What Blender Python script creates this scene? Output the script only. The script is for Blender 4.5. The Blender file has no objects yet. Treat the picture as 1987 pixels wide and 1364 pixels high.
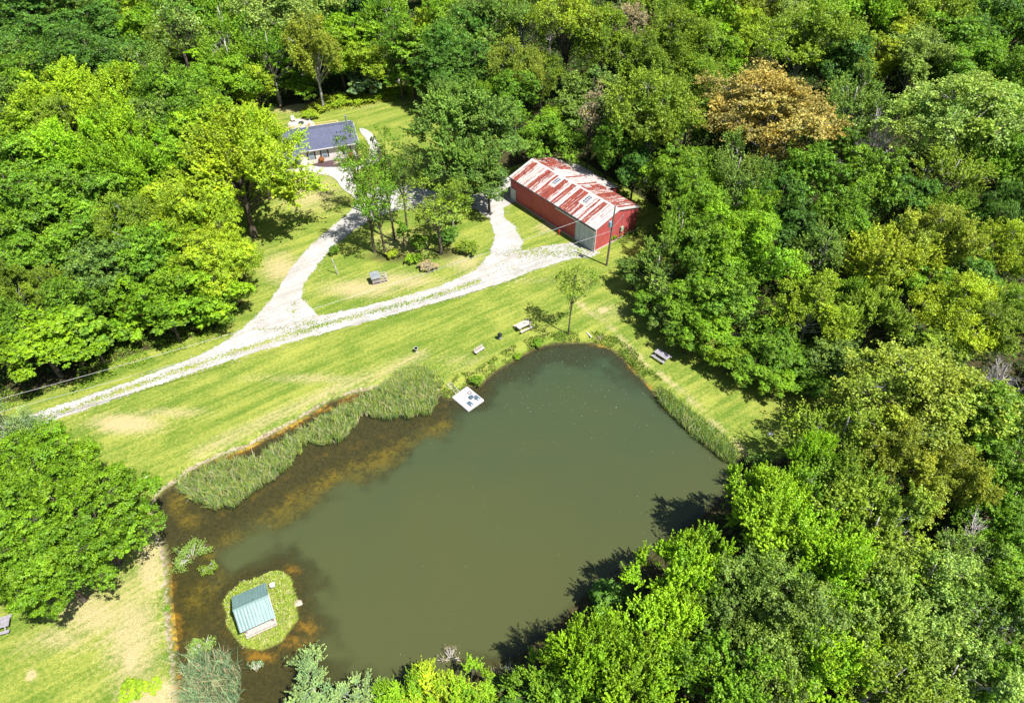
import bpy, math, random
import numpy as np
from mathutils import Vector, Matrix

# ------------------------------------------------------------------ camera, sky, sun, exposure
sc = bpy.context.scene
PITCH = math.radians(44.25); F = 1325.0; CAMH = 63.38; W, H = 1987.0, 1364.0
cd = bpy.data.cameras.new("camera"); cam = bpy.data.objects.new("camera", cd)
sc.collection.objects.link(cam); sc.camera = cam
cd.sensor_width = 36; cd.lens = F / W * 36; cd.clip_start = 0.5; cd.clip_end = 4000
cam.location = (0, 0, CAMH); cam.rotation_euler = (math.pi / 2 - PITCH, 0, 0)

SUN_EL, SUN_AZ = math.radians(60), math.radians(-35)      # azimuth from +x
sv = Vector((math.cos(SUN_EL) * math.cos(SUN_AZ), math.cos(SUN_EL) * math.sin(SUN_AZ), math.sin(SUN_EL)))
wd = bpy.data.worlds.new("World"); sc.world = wd; wd.use_nodes = True
nt = wd.node_tree; bg = nt.nodes["Background"]
sky = nt.nodes.new("ShaderNodeTexSky"); sky.sky_type = 'NISHITA'; sky.sun_disc = False
sky.sun_elevation = SUN_EL; sky.sun_rotation = math.atan2(sv.x, sv.y)
nt.links.new(sky.outputs[0], bg.inputs[0]); bg.inputs[1].default_value = 0.065
ld = bpy.data.lights.new("sun", 'SUN'); ld.energy = 5.0; ld.angle = math.radians(0.5); ld.color = (1, .965, .9)
sun = bpy.data.objects.new("sun", ld); sc.collection.objects.link(sun)
sun.rotation_euler = (-sv).to_track_quat('-Z', 'Y').to_euler(); sun.location = sv * 200
sc.view_settings.view_transform = 'Standard'; sc.view_settings.look = 'None'
sc.view_settings.exposure = 0.95; sc.view_settings.gamma = 1
sc.cycles.max_bounces = 6; sc.cycles.diffuse_bounces = 3; sc.cycles.transmission_bounces = 3
sc.cycles.transparent_max_bounces = 6; sc.cycles.glossy_bounces = 2

# ------------------------------------------------------------------ helpers
rng = np.random.default_rng(7); random.seed(7)
C = sc.collection
cP, sP = math.cos(PITCH), math.sin(PITCH)

def U(px, py, z=0.0):
    """photo measurement -> point at height z on the site"""
    u = (px - W / 2) / F; v = (H / 2 - py) / F
    d = (u, cP + v * sP, -sP + v * cP); t = (z - CAMH) / d[2]
    return Vector((u * t, d[1] * t, z))

def to_px(x, y, z=0.0):
    dz = z - CAMH
    zc = y * cP - dz * sP; yc = y * sP + dz * cP
    return W / 2 + F * x / zc, H / 2 - F * yc / zc

def poly_xy(pts, z=0.0):
    return np.array([U(a, b, z)[:2] for a, b in pts])

def inside(P, poly):
    x, y = P[:, 0], P[:, 1]; c = np.zeros(len(P), bool); n = len(poly)
    for i in range(n):
        x1, y1 = poly[i]; x2, y2 = poly[(i + 1) % n]
        if y1 == y2: continue
        m = ((y1 > y) != (y2 > y)) & (x < (x2 - x1) * (y - y1) / (y2 - y1) + x1)
        c ^= m
    return c

def seg_dist(P, poly, closed=True):
    d = np.full(len(P), 1e9); n = len(poly)
    for i in range(n if closed else n - 1):
        a = poly[i]; b = poly[(i + 1) % n]; ab = b - a; L = (ab ** 2).sum() + 1e-9
        t = np.clip(((P - a) @ ab) / L, 0, 1)
        d = np.minimum(d, np.hypot(*(P - a - t[:, None] * ab).T))
    return d

def sdist(P, poly):
    d = seg_dist(P, poly); return np.where(inside(P, poly), d, -d)

def smooth(pts, k=2):
    p = np.array(pts, float)
    for _ in range(k):
        q = np.roll(p, -1, 0)
        p = np.stack([p * .75 + q * .25, p * .25 + q * .75], 1).reshape(-1, 2)
    return p

def ss(x, a, b):
    t = np.clip((x - a) / (b - a), 0, 1); return t * t * (3 - 2 * t)

_ph = [(math.cos(a) * f, math.sin(a) * f, p) for a, f, p in
       [(.3, 1, 0), (1.4, 1.13, 2), (2.6, .87, 4), (3.9, 1.31, 1), (5.1, 1.6, 3), (.9, 2.1, 5), (2.1, 2.7, 2.2), (4.3, 3.3, .7)]]
def wob(x, y, s=1.0):
    """cheap smooth noise about -1..1, s in cycles per metre"""
    v = 0
    for i, (a, b, p) in enumerate(_ph):
        v = v + np.sin((x * a + y * b) * s * 6.28 + p + 1.7 * np.sin((x * b - y * a) * s * 3.1 + p)) / (1 + .35 * i)
    return v / 3.0

def mesh_np(name, V, Fq, mats, attrs=None, midx=None, smoothf=False):
    me = bpy.data.meshes.new(name); V = np.asarray(V, np.float32); Fq = np.asarray(Fq, np.int32)
    k = Fq.shape[1]
    me.vertices.add(len(V)); me.vertices.foreach_set("co", V.ravel())
    me.loops.add(Fq.size); me.loops.foreach_set("vertex_index", Fq.ravel())
    me.polygons.add(len(Fq)); me.polygons.foreach_set("loop_start", np.arange(0, Fq.size, k, dtype=np.int32))
    if smoothf: me.polygons.foreach_set("use_smooth", np.ones(len(Fq), bool))
    for m in (mats if isinstance(mats, list) else [mats]): me.materials.append(m)
    if midx is not None: me.polygons.foreach_set("material_index", np.asarray(midx, np.int32))
    for nme, (dom, arr) in (attrs or {}).items():
        arr = np.asarray(arr, np.float32)
        if arr.ndim == 1:
            a = me.attributes.new(nme, 'FLOAT', dom); a.data.foreach_set("value", arr)
        else:
            if arr.shape[1] == 3: arr = np.concatenate([arr, np.ones((len(arr), 1), np.float32)], 1)
            a = me.attributes.new(nme, 'FLOAT_COLOR', dom); a.data.foreach_set("color", arr.ravel())
    me.update(calc_edges=True)
    return me

def put(name, me, parent=None, loc=(0, 0, 0), rz=0.0):
    o = bpy.data.objects.new(name, me); C.objects.link(o)
    o.location = loc; o.rotation_euler = (0, 0, rz)
    if parent: o.parent = parent
    return o

def tag(o, label=None, cat=None, group=None, kind=None):
    if label: o['label'] = label
    if cat: o['category'] = cat
    if group: o['group'] = group
    if kind: o['kind'] = kind
    return o

def thing(name, label, cat, loc=(0, 0, 0), rz=0.0, group=None):
    return tag(put(name, None, None, loc, rz), label, cat, group)

class MB:
    def __init__(s): s.v = []; s.f = []
    def add(s, vs, fs):
        n = len(s.v); s.v += [tuple(v) for v in vs]; s.f += [tuple(i + n for i in f) for f in fs]; return s
    def box(s, x0, x1, y0, y1, z0, z1):
        return s.add([(x0, y0, z0), (x1, y0, z0), (x1, y1, z0), (x0, y1, z0), (x0, y0, z1), (x1, y0, z1), (x1, y1, z1), (x0, y1, z1)],
              [(0, 3, 2, 1), (4, 5, 6, 7), (0, 1, 5, 4), (1, 2, 6, 5), (2, 3, 7, 6), (3, 0, 4, 7)])
    def bar(s, a, b, w, h=None, up=(0, 0, 1)):
        a = Vector(a); b = Vector(b); d = (b - a).normalized(); h = h or w
        x = d.cross(Vector(up)); x = x.normalized() if x.length > 1e-4 else Vector((1, 0, 0)); y = x.cross(d)
        vs = [p + x * (i * w / 2) + y * (j * h / 2) for p in (a, b) for i, j in ((-1, -1), (1, -1), (1, 1), (-1, 1))]
        return s.add(vs, [(0, 1, 2, 3), (7, 6, 5, 4), (0, 4, 5, 1), (1, 5, 6, 2), (2, 6, 7, 3), (3, 7, 4, 0)])
    def tube(s, pts, rs, n=6, cap=True):
        pts = [Vector(p) for p in pts]; base = len(s.v); ref = Vector((.31, .17, .93))
        if isinstance(rs, (int, float)): rs = [rs] * len(pts)
        for i, p in enumerate(pts):
            d = (pts[min(i + 1, len(pts) - 1)] - pts[max(i - 1, 0)]).normalized()
            x = d.cross(ref)
            if x.length < .05: x = d.cross(Vector((1, 0, 0)))
            x.normalize(); y = d.cross(x)
            for k in range(n):
                a = 6.2832 * k / n; s.v.append(tuple(p + (x * math.cos(a) + y * math.sin(a)) * rs[i]))
        for i in range(len(pts) - 1):
            for k in range(n):
                q = base + i * n
                s.f.append((q + k, q + (k + 1) % n, q + n + (k + 1) % n, q + n + k))
        if cap:
            s.f.append(tuple(base + k for k in range(n))[::-1]); e = base + (len(pts) - 1) * n
            s.f.append(tuple(e + k for k in range(n)))
        return s
    def lathe(s, prof, n=16, c=(0, 0, 0)):
        return s.tube([(c[0], c[1], c[2] + z) for r, z in prof], [max(r, .002) for r, z in prof], n)
    def prism(s, poly, z0, z1):
        n = len(poly)
        return s.add([(x, y, z0) for x, y in poly] + [(x, y, z1) for x, y in poly],
              [tuple(range(n))[::-1], tuple(range(n, 2 * n))] + [(i, (i + 1) % n, n + (i + 1) % n, n + i) for i in range(n)])
    def build(s, name, mat, parent=None, bevel=0, smooth=False, **k):
        me = bpy.data.meshes.new(name); me.from_pydata(s.v, [], s.f); me.materials.append(mat); me.update()
        if smooth:
            me.polygons.foreach_set("use_smooth", [True] * len(me.polygons))
        o = put(name, me, parent, **k)
        if bevel:
            b = o.modifiers.new("b", 'BEVEL'); b.width = bevel; b.segments = 2; b.limit_method = 'ANGLE'
        return o

# ------------------------------------------------------------------ materials
class NT:
    def __init__(s, name):
        s.m = bpy.data.materials.new(name); s.m.use_nodes = True; s.t = s.m.node_tree
        s.t.nodes.clear(); s.out = s.n('OutputMaterial')
    def n(s, typ, **kw):
        nd = s.t.nodes.new('ShaderNode' + typ)
        for k, v in kw.items(): setattr(nd, k, v)
        return nd
    def set(s, sock, v):
        if v is None: return
        if hasattr(v, 'is_output') or isinstance(v, bpy.types.NodeSocket): s.t.links.new(v, sock)
        elif isinstance(v, (tuple, list)) and len(v) == 3 and sock.type == 'RGBA': sock.default_value = (*v, 1)
        else: sock.default_value = v
    def attr(s, name, out='Color'):
        return s.n('Attribute', attribute_name=name).outputs[out]
    def sep(s, c):
        q = s.n('SeparateColor'); s.set(q.inputs[0], c); return q.outputs
    def math(s, op, a, b=None, clamp=False):
        q = s.n('Math', operation=op, use_clamp=clamp); s.set(q.inputs[0], a); s.set(q.inputs[1], b); return q.outputs[0]
    def mix(s, f, a, b, mode='MIX'):
        q = s.n('Mix', data_type='RGBA', blend_type=mode); s.set(q.inputs[0], f); s.set(q.inputs[6], a); s.set(q.inputs[7], b); return q.outputs[2]
    def ramp(s, v, a, b):
        q = s.n('MapRange', interpolation_type='SMOOTHSTEP'); s.set(q.inputs[0], v); q.inputs[1].default_value = a; q.inputs[2].default_value = b; return q.outputs[0]
    def noise(s, vec, scale, detail=4, rough=.55, dist=0):
        q = s.n('TexNoise'); s.set(q.inputs['Vector'], vec); q.inputs['Scale'].default_value = scale
        q.inputs['Detail'].default_value = detail; q.inputs['Roughness'].default_value = rough; q.inputs['Distortion'].default_value = dist
        return q.outputs[0]
    def obj(s): return s.n('TexCoord').outputs['Object']
    def mapp(s, vec, sc=(1, 1, 1), rz=0):
        if rz: vec = s._rot(vec, rz); rz = 0
        q = s.n('Mapping'); s.set(q.inputs[0], vec); q.inputs['Scale'].default_value = sc; q.inputs['Rotation'].default_value = (0, 0, rz); return q.outputs[0]
    def _rot(s, vec, rz):
        q = s.n('Mapping'); s.set(q.inputs[0], vec); q.inputs['Rotation'].default_value = (0, 0, rz); return q.outputs[0]
    def bump(s, h, st=.3, d=.05):
        q = s.n('Bump'); q.inputs['Strength'].default_value = st; q.inputs['Distance'].default_value = d; s.set(q.inputs['Height'], h); return q.outputs[0]
    def bsdf(s, col, rough=.8, spec=.3, metal=0, normal=None):
        q = s.n('BsdfPrincipled'); s.set(q.inputs['Base Color'], col); s.set(q.inputs['Roughness'], rough)
        q.inputs['Specular IOR Level'].default_value = spec; q.inputs['Metallic'].default_value = metal
        if normal: s.set(q.inputs['Normal'], normal)
        return q.outputs[0]
    def done(s, sh): s.t.links.new(sh, s.out.inputs[0]); return s.m

def simple(name, col, rough=.7, spec=.3, metal=0, var=.25, scale=3.0, bump=.1):
    q = NT(name); o = q.obj(); n = q.noise(o, scale, 5, .6)
    c = q.mix(q.ramp(n, .3, .72), tuple(c * (1 - var) for c in col), tuple(min(1, c * (1 + var * .5)) for c in col))
    return q.done(q.bsdf(c, rough, spec, metal, q.bump(q.noise(o, scale * 6, 3), bump, .02)))

def leaf_material():
    q = NT("leaves"); oi = q.n('ObjectInfo'); t = q.sep(q.attr("tint"))
    base = oi.outputs['Color']
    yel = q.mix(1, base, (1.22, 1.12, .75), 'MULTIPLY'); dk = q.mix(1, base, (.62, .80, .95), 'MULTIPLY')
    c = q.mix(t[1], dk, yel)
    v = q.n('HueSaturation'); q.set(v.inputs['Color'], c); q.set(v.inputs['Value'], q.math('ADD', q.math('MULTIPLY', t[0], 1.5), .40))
    col = v.outputs[0]
    p = q.bsdf(col, .5, .35)
    tr = q.n('BsdfTranslucent'); q.set(tr.inputs[0], q.mix(1, col, (1.25, 1.15, .5), 'MULTIPLY'))
    mx = q.n('MixShader'); mx.inputs[0].default_value = .3
    q.t.links.new(p, mx.inputs[1]); q.t.links.new(tr.outputs[0], mx.inputs[2])
    return q.done(mx.outputs[0])

def blade_material(name, rough=.6):
    q = NT(name); c = q.attr("col")
    tr = q.n('BsdfTranslucent'); q.set(tr.inputs[0], c)
    mx = q.n('MixShader'); mx.inputs[0].default_value = .3
    q.t.links.new(q.bsdf(c, rough, .25), mx.inputs[1]); q.t.links.new(tr.outputs[0], mx.inputs[2])
    return q.done(mx.outputs[0])

M = {}
M['leaf'] = leaf_material()
M['blade'] = blade_material("blades")
def bark_mat(name, a, b):
    q = NT(name); o = q.obj(); n = q.noise(q.mapp(o, (1, 1, .25)), 5, 6, .65)
    return q.done(q.bsdf(q.mix(q.ramp(n, .35, .65), a, b), .9, .15, 0, q.bump(n, .5, .05)))
M['bark'] = bark_mat("bark", (.035, .028, .02), (.15, .125, .10))
M['deadwood'] = bark_mat("dead_wood", (.26, .24, .235), (.55, .50, .49))
M['palebark'] = bark_mat("pale_bark", (.12, .11, .10), (.50, .48, .44))

def ground_material():
    q = NT("lawn_and_forest_floor"); o = q.obj()
    z = q.sep(q.attr("zone")); b = q.sep(q.attr("bed"))
    st = q.noise(q.mapp(o, (.055, .62, 1), math.radians(-34)), 1.0, 6, .62, .3)       # mower passes along the drive
    st2 = q.noise(q.mapp(o, (.16, 2.4, 1), math.radians(-36)), 1.0, 4, .6, .2)
    pt = q.noise(o, .22, 6, .62); fi = q.noise(o, 2.6, 6, .72); gr = q.noise(o, 9, 4, .75)
    k = q.math('ADD', q.math('MULTIPLY', st, .5), q.math('ADD', q.math('MULTIPLY', pt, .3), q.math('MULTIPLY', st2, .2)))
    k = q.math('ADD', k, q.math('MULTIPLY', q.math('SUBTRACT', fi, .5), .5))
    c = q.mix(q.ramp(k, .38, .64), (.100, .165, .020), (.270, .292, .056))
    dk = q.math('ADD', q.math('MULTIPLY', z[0], 1.15), q.math('MULTIPLY', q.math('SUBTRACT', q.math('ADD', q.math('MULTIPLY', fi, .6), q.math('MULTIPLY', st2, .5)), .55), 2.0))
    c = q.mix(q.ramp(dk, .15, 1.0), c, (.38, .32, .16))
    mud = q.mix(q.ramp(fi, .35, .65), (.17, .125, .08), (.36, .31, .22))
    c = q.mix(q.ramp(q.math('ADD', b[2], q.math('MULTIPLY', q.math('SUBTRACT', fi, .5), 1.4)), .35, .7), c, mud)
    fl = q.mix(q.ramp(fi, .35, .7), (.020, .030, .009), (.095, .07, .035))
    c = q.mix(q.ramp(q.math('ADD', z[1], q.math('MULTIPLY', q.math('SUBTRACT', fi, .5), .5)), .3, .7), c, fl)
    # pond bed
    sn = q.noise(q.mapp(o, (.9, .9, 1)), .9, 6, .7, .8)
    bedc = q.mix(q.ramp(fi, .3, .7), (.028, .024, .012), (.085, .070, .030))
    sm = q.noise(o, 1.6, 6, .78, .6); sm = q.math('ADD', q.math('MULTIPLY', q.math('SUBTRACT', sm, .5), 5.0), q.math('MULTIPLY', q.math('SUBTRACT', sn, .5), 1.2))
    bedc = q.mix(q.ramp(q.math('MULTIPLY', b[1], q.math('ADD', sm, 1.0)), .25, 1.6), bedc, (.25, .20, .030))
    bedc = q.mix(q.ramp(q.math('MULTIPLY', b[0], q.math('ADD', sm, 1.0)), .25, 1.5), bedc, (.40, .235, .030))
    c = q.mix(z[2], c, bedc)
    gv = q.n('HueSaturation'); q.set(gv.inputs['Color'], c); q.set(gv.inputs['Value'], q.math('ADD', q.math('MULTIPLY', gr, 2.2), -.1))
    h = q.math('ADD', fi, gr)
    return q.done(q.bsdf(gv.outputs[0], .95, .1, 0, q.bump(h, .5, .12)))
M['ground'] = ground_material()

def gravel_material():
    q = NT("white_gravel"); o = q.obj(); fi = q.noise(o, 7, 5, .8); big = q.noise(o, .35, 5, .6); st = q.noise(q.mapp(o, (.1, 1.4, 1), math.radians(-32)), 1, 4)
    c = q.mix(q.ramp(fi, .25, .6), (.19, .185, .175), (.46, .45, .44))
    c = q.mix(q.ramp(q.math('ADD', q.math('MULTIPLY', big, .5), q.math('MULTIPLY', st, .5)), .38, .62), q.mix(1, c, (.80, .77, .72), 'MULTIPLY'), c)
    return q.done(q.bsdf(c, .95, .1, 0, q.bump(fi, .5, .05)))
M['gravel'] = gravel_material()
M['concrete'] = simple("pale_concrete", (.41, .385, .36), .9, .2, 0, .12, .8)
M['mulch'] = simple("dark_mulch", (.10, .065, .07), .95, .1, 0, .5, 6, .6)

def water_material():
    q = NT("pond_water"); o = q.obj(); mk = q.attr("murk", 'Fac')
    n = q.noise(o, .18, 4, .6); m = q.ramp(q.math('ADD', mk, q.math('MULTIPLY', q.math('SUBTRACT', n, .5), .5)), .12, .95)
    m = q.math('MAXIMUM', m, q.math('ADD', q.math('MULTIPLY', mk, .5), .26))
    sx = q.n('SeparateXYZ'); q.set(sx.inputs[0], o); lr = q.math('ADD', q.math('MULTIPLY', q.math('SUBTRACT', q.noise(o, .05, 4, .6, .5), .5), .8), q.math('MULTIPLY', q.math('SUBTRACT', 68, sx.outputs[1]), .022))
    c = q.mix(q.ramp(lr, -.1, .9), (.038, .060, .031), (.062, .069, .025))
    df = q.bsdf(c, .9, 0)
    tp = q.n('BsdfTransparent'); q.set(tp.inputs[0], (.85, .80, .62))
    mx = q.n('MixShader'); q.set(mx.inputs[0], m); q.t.links.new(tp.outputs[0], mx.inputs[1]); q.t.links.new(df, mx.inputs[2])
    nb = q.bump(q.noise(q.mapp(o, (1, .5, 1), .6), 2.2, 3, .6), .06, .05)
    gl = q.n('BsdfGlossy'); gl.inputs['Roughness'].default_value = .045; gl.inputs[0].default_value = (1, 1, 1, 1); q.set(gl.inputs['Normal'], nb)
    fr = q.n('Fresnel'); fr.inputs[0].default_value = 1.33; q.set(fr.inputs['Normal'], nb)
    m2 = q.n('MixShader'); q.t.links.new(fr.outputs[0], m2.inputs[0]); q.t.links.new(mx.outputs[0], m2.inputs[1]); q.t.links.new(gl.outputs[0], m2.inputs[2])
    return q.done(m2.outputs[0])
M['water'] = water_material()

def rust_roof_material(whiteness):
    q = NT("weathered_red_metal_roof"); r = q.attr("ruv", 'Vector'); w = q.sep(q.attr("wht"))
    s1 = q.noise(q.mapp(r, (5.0, .26, 1)), 1, 5, .70); s2 = q.noise(q.mapp(r, (11, 1.3, 1)), 1, 4, .7); s3 = q.noise(q.mapp(r, (.5, .5, 1)), 1, 3)
    k = q.math('ADD', q.math('MULTIPLY', s1, .62), q.math('MULTIPLY', s2, .38))
    k = q.math('ADD', k, q.math('MULTIPLY', q.math('SUBTRACT', w[0], .5), .55))
    red = q.mix(q.ramp(s3, .35, .65), (.165, .032, .026), (.25, .056, .032))
    red = q.mix(q.ramp(s2, .45, .8), red, (.20, .055, .05))
    wh = q.mix(q.ramp(s2, .3, .7), (.36, .34, .32), (.54, .53, .51))
    c = q.mix(q.ramp(k, .500 + whiteness, .55 + whiteness), red, wh)
    wv = q.n('TexWave', wave_type='BANDS', bands_direction='X'); q.set(wv.inputs[0], r); wv.inputs['Scale'].default_value = 3.4 / 2
    return q.done(q.bsdf(c, .55, .3, 0, q.bump(wv.outputs[1], .5, .04)))
M['rust'] = rust_roof_material(0)
M['barn_red'] = simple("red_metal_cladding", (.48, .098, .098), .55, .3, 0, .16, .5)
M['white'] = simple("white_painted_metal", (.55, .54, .53), .5, .4, 0, .12, 1.5)
M['door_white'] = simple("faded_white_door", (.42, .45, .46), .5, .3, 0, .18, 1.2)
M['galv'] = simple("galvanised_metal", (.33, .35, .37), .4, .5, .4, .2, 2)
M['glassgrid'] = simple("dark_skylight_panel", (.06, .09, .14), .25, .6, 0, .3, 4)
M['darkgrey'] = simple("dark_grey_paint", (.05, .055, .065), .5, .4)
M['black'] = simple("black_enamel", (.012, .012, .014), .35, .5)
M['siding'] = simple("beige_siding", (.62, .57, .54), .8, .2, 0, .06, .7)
M['glass'] = simple("window_glass", (.16, .22, .27), .12, .8, 0, .2, .8, 0)
M['wood'] = simple("weathered_wood", (.36, .30, .27), .85, .15, 0, .3, 6, .4)
M['lightwood'] = simple("bleached_wood", (.44, .39, .35), .8, .15, 0, .25, 6, .4)
M['greywood'] = simple("silvered_wood", (.30, .28, .31), .85, .15, 0, .3, 6, .4)
M['polewood'] = simple("pole_wood", (.17, .14, .115), .9, .1, 0, .35, 4, .4)
M['pine'] = simple("fresh_pine", (.60, .42, .24), .75, .2, 0, .2, 6)
M['orange'] = simple("rust_orange_foliage", (.42, .16, .05), .8, .1, 0, .3, 8, .6)
M['rock'] = simple("tan_rock", (.42, .34, .27), .9, .15, 0, .35, 3, .8)
M['redpaint'] = simple("red_enamel", (.55, .04, .02), .4, .4)
M['bluegrey'] = simple("blue_grey_mat", (.07, .115, .15), .7, .3, 0, .25, 5)
M['plastic'] = simple("white_plastic_deck", (.48, .45, .45), .45, .4, 0, .05, 2)
M['wire'] = simple("aluminium_wire", (.40, .40, .40), .5, .4)
M['tealpaint'] = simple("pale_green_box", (.30, .42, .30), .6, .3)
M['carpaint'] = simple("dark_blue_car_paint", (.03, .05, .09), .25, .6)
M['rubber'] = simple("tyre_rubber", (.015, .015, .015), .8, .2)
M['transf'] = simple("blue_grey_transformer", (.22, .33, .42), .45, .4)

def shingle_material():
    q = NT("blue_grey_shingles"); r = q.obj()
    br = q.n('TexBrick'); q.set(br.inputs[0], r); br.inputs['Scale'].default_value = 2.6
    br.inputs['Color1'].default_value = (.072, .082, .132, 1); br.inputs['Color2'].default_value = (.105, .115, .180, 1); br.inputs['Mortar'].default_value = (.07, .075, .12, 1)
    br.inputs['Mortar Size'].default_value = .012
    c = q.mix(q.ramp(q.noise(r, .5, 4), .3, .7), br.outputs[0], q.mix(1, br.outputs[0], (1.15, 1.13, 1.1), 'MULTIPLY'))
    c = q.mix(q.noise(r, 14, 2), q.mix(1, c, (.7, .7, .7), 'MULTIPLY'), q.mix(1, c, (1.25, 1.25, 1.25), 'MULTIPLY'))
    return q.done(q.bsdf(c, .85, .25, 0, q.bump(br.outputs[1], .3, .02)))
M['shingle'] = shingle_material()
def teal_material():
    q = NT("teal_ribbed_roof"); r = q.attr("ruv", 'Vector')
    wv = q.n('TexWave', wave_type='BANDS', bands_direction='X'); q.set(wv.inputs[0], r); wv.inputs['Scale'].default_value = 1.6
    c = q.mix(q.ramp(wv.outputs[1], .0, .12), (.075, .145, .14), (.135, .225, .215))
    c = q.mix(q.ramp(q.noise(r, .9, 4), .35, .7), c, (.17, .265, .25))
    return q.done(q.bsdf(c, .45, .4, 0, q.bump(wv.outputs[1], .4, .03)))
M['teal'] = teal_material()

# ------------------------------------------------------------------ outlines measured on the site
WL = -0.45
POND = poly_xy([(296, 1003), (302, 968), (318, 950), (345, 935), (370, 914), (400, 898), (432, 884), (480, 868), (520, 846), (560, 826),
    (600, 803), (640, 778), (690, 762), (740, 752), (800, 745), (845, 752), (868, 772), (885, 772), (905, 745), (928, 748), (948, 728), (978, 708), (1008, 690),
    (1040, 674), (1070, 666), (1110, 663), (1150, 664), (1185, 674), (1213, 695), (1235, 722), (1262, 748), (1292, 785), (1330, 818), (1368, 852),
    (1398, 875), (1432, 886), (1460, 895), (1450, 920), (1415, 962), (1385, 995), (1330, 1035), (1270, 1085), (1195, 1130), (1135, 1165), (1078, 1235),
    (1010, 1280), (945, 1312), (860, 1342), (760, 1385), (600, 1425), (480, 1420), (352, 1390), (340, 1340), (340, 1290), (332, 1220), (325, 1150), (325, 1100), (318, 1060), (305, 1030)], WL)
ISLE = smooth(poly_xy([(436, 1168), (452, 1143), (500, 1117), (540, 1106), (562, 1118), (578, 1155), (577, 1200), (560, 1237), (520, 1259), (490, 1262), (455, 1242), (438, 1205)], WL), 3)
ISLE = ISLE + np.stack([wob(ISLE[:, 0], ISLE[:, 1], .28), wob(ISLE[:, 1], ISLE[:, 0] + 4, .31)], 1) * .30
DEEP = poly_xy([(925, 800), (1000, 735), (1090, 700), (1175, 705), (1225, 750), (1290, 830), (1350, 880), (1395, 930), (1350, 1000), (1270, 1060), (1190, 1110),
    (1080, 1200), (1000, 1260), (900, 1310), (760, 1345), (680, 1310), (618, 1240), (612, 1130), (570, 1070), (500, 1090), (430, 1120), (420, 1060), (520, 1030), (640, 965), (760, 905), (840, 850)], WL)
LAWN = poly_xy([(-90, 800), (60, 775), (160, 735), (250, 690), (330, 668), (425, 640), (470, 590), (480, 520), (400, 470), (400, 380), (440, 300), (500, 225), (560, 205), (620, 200), (700, 193),
    (770, 160), (830, 170), (900, 260), (980, 330), (1010, 320), (1110, 300), (1300, 420), (1330, 500), (1370, 590), (1440, 650), (1530, 700), (1640, 740), (1700, 800), (1650, 870),
    (1530, 880), (1475, 905), (1400, 940), (1300, 950), (1000, 1150), (850, 1280), (700, 1500), (600, 1600), (-150, 1600)])
ROAD_OUT = poly_xy([(-80, 845), (45, 808), (166, 769), (266, 735), (340, 707), (400, 683), (440, 660), (485, 624), (525, 580), (565, 518), (600, 478), (645, 438), (672, 418), (690, 395),
    (705, 372), (750, 358), (800, 362), (850, 372), (900, 383), (940, 372), (958, 350), (992, 340), (1002, 392), (980, 402), (978, 420), (1001, 440), (1016, 468), (1012, 487), (1050, 478), (1112, 470),
    (1165, 490), (1150, 499), (1110, 503), (1040, 524), (985, 546), (900, 574), (800, 602), (700, 629), (598, 656), (500, 684), (432, 706), (340, 736), (266, 761), (166, 797), (60, 833), (-80, 875)])
ROAD_IN = poly_xy([(588, 578), (618, 612), (700, 596), (760, 581), (850, 556), (920, 525), (948, 495), (960, 460), (948, 425), (920, 405), (880, 408), (820, 404), (760, 410), (715, 432), (690, 446), (645, 482), (612, 522), (590, 550)])
STRIP = poly_xy([(-60, 858), (60, 820), (110, 803), (200, 771), (266, 748), (340, 722), (432, 691), (530, 660), (626, 631), (733, 603), (800, 586), (870, 566), (930, 545)])

def blob(X, Y, lst):
    v = np.zeros_like(X)
    for cx, cy, rx, ry, a in lst:
        v = np.maximum(v, a * np.exp(-((X - cx) / rx) ** 2 - ((Y - cy) / ry) ** 2))
    return v
def line(P, pts, w, z=0.0):
    return np.exp(-(seg_dist(P, poly_xy(pts, z), False) / w) ** 2)

# ------------------------------------------------------------------ the ground: one sheet to the horizon, dipping under the pond
def axis(lo, hi, step, far0, far1):
    a = list(np.arange(lo, hi + 1e-6, step)); s = step; x = hi
    while x < far1: s *= 1.35; x += s; a.append(x)
    s = step; x = lo
    while x > far0: s *= 1.35; x -= s; a.insert(0, x)
    return np.array(a)
def ground_z(P, dp=None, di=None):
    if dp is None: dp = sdist(P, POND)
    if di is None: di = sdist(P, ISLE)
    z = .05 * wob(P[:, 0], P[:, 1], .04)
    bank = ss(dp, -1.1, .15); z = z * (1 - bank) + (WL + .03) * bank
    z = np.where(dp > .15, WL + .03 - .10 * (dp - .15) - .9 * ss(dp, 3, 9), z); z = np.maximum(z, -2.2)
    iz = WL + .02 + .42 * ss(di, 0, 1.0) + .06 * wob(P[:, 0], P[:, 1], .3)
    sl = WL + .02 + .28 * di
    z = np.where(di > 0, iz, np.maximum(z, sl))
    return z
gx = axis(-62, 62, .4, -900, 900); gy = axis(17, 136, .4, -300, 2200)
GX, GY = np.meshgrid(gx, gy); P = np.stack([GX.ravel(), GY.ravel()], 1)
dp = sdist(P, POND); di = sdist(P, ISLE); z = ground_z(P, dp, di)
X, Y = to_px(P[:, 0], np.maximum(P[:, 1], 1.0), np.where(dp > 0, WL, 0))
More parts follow.
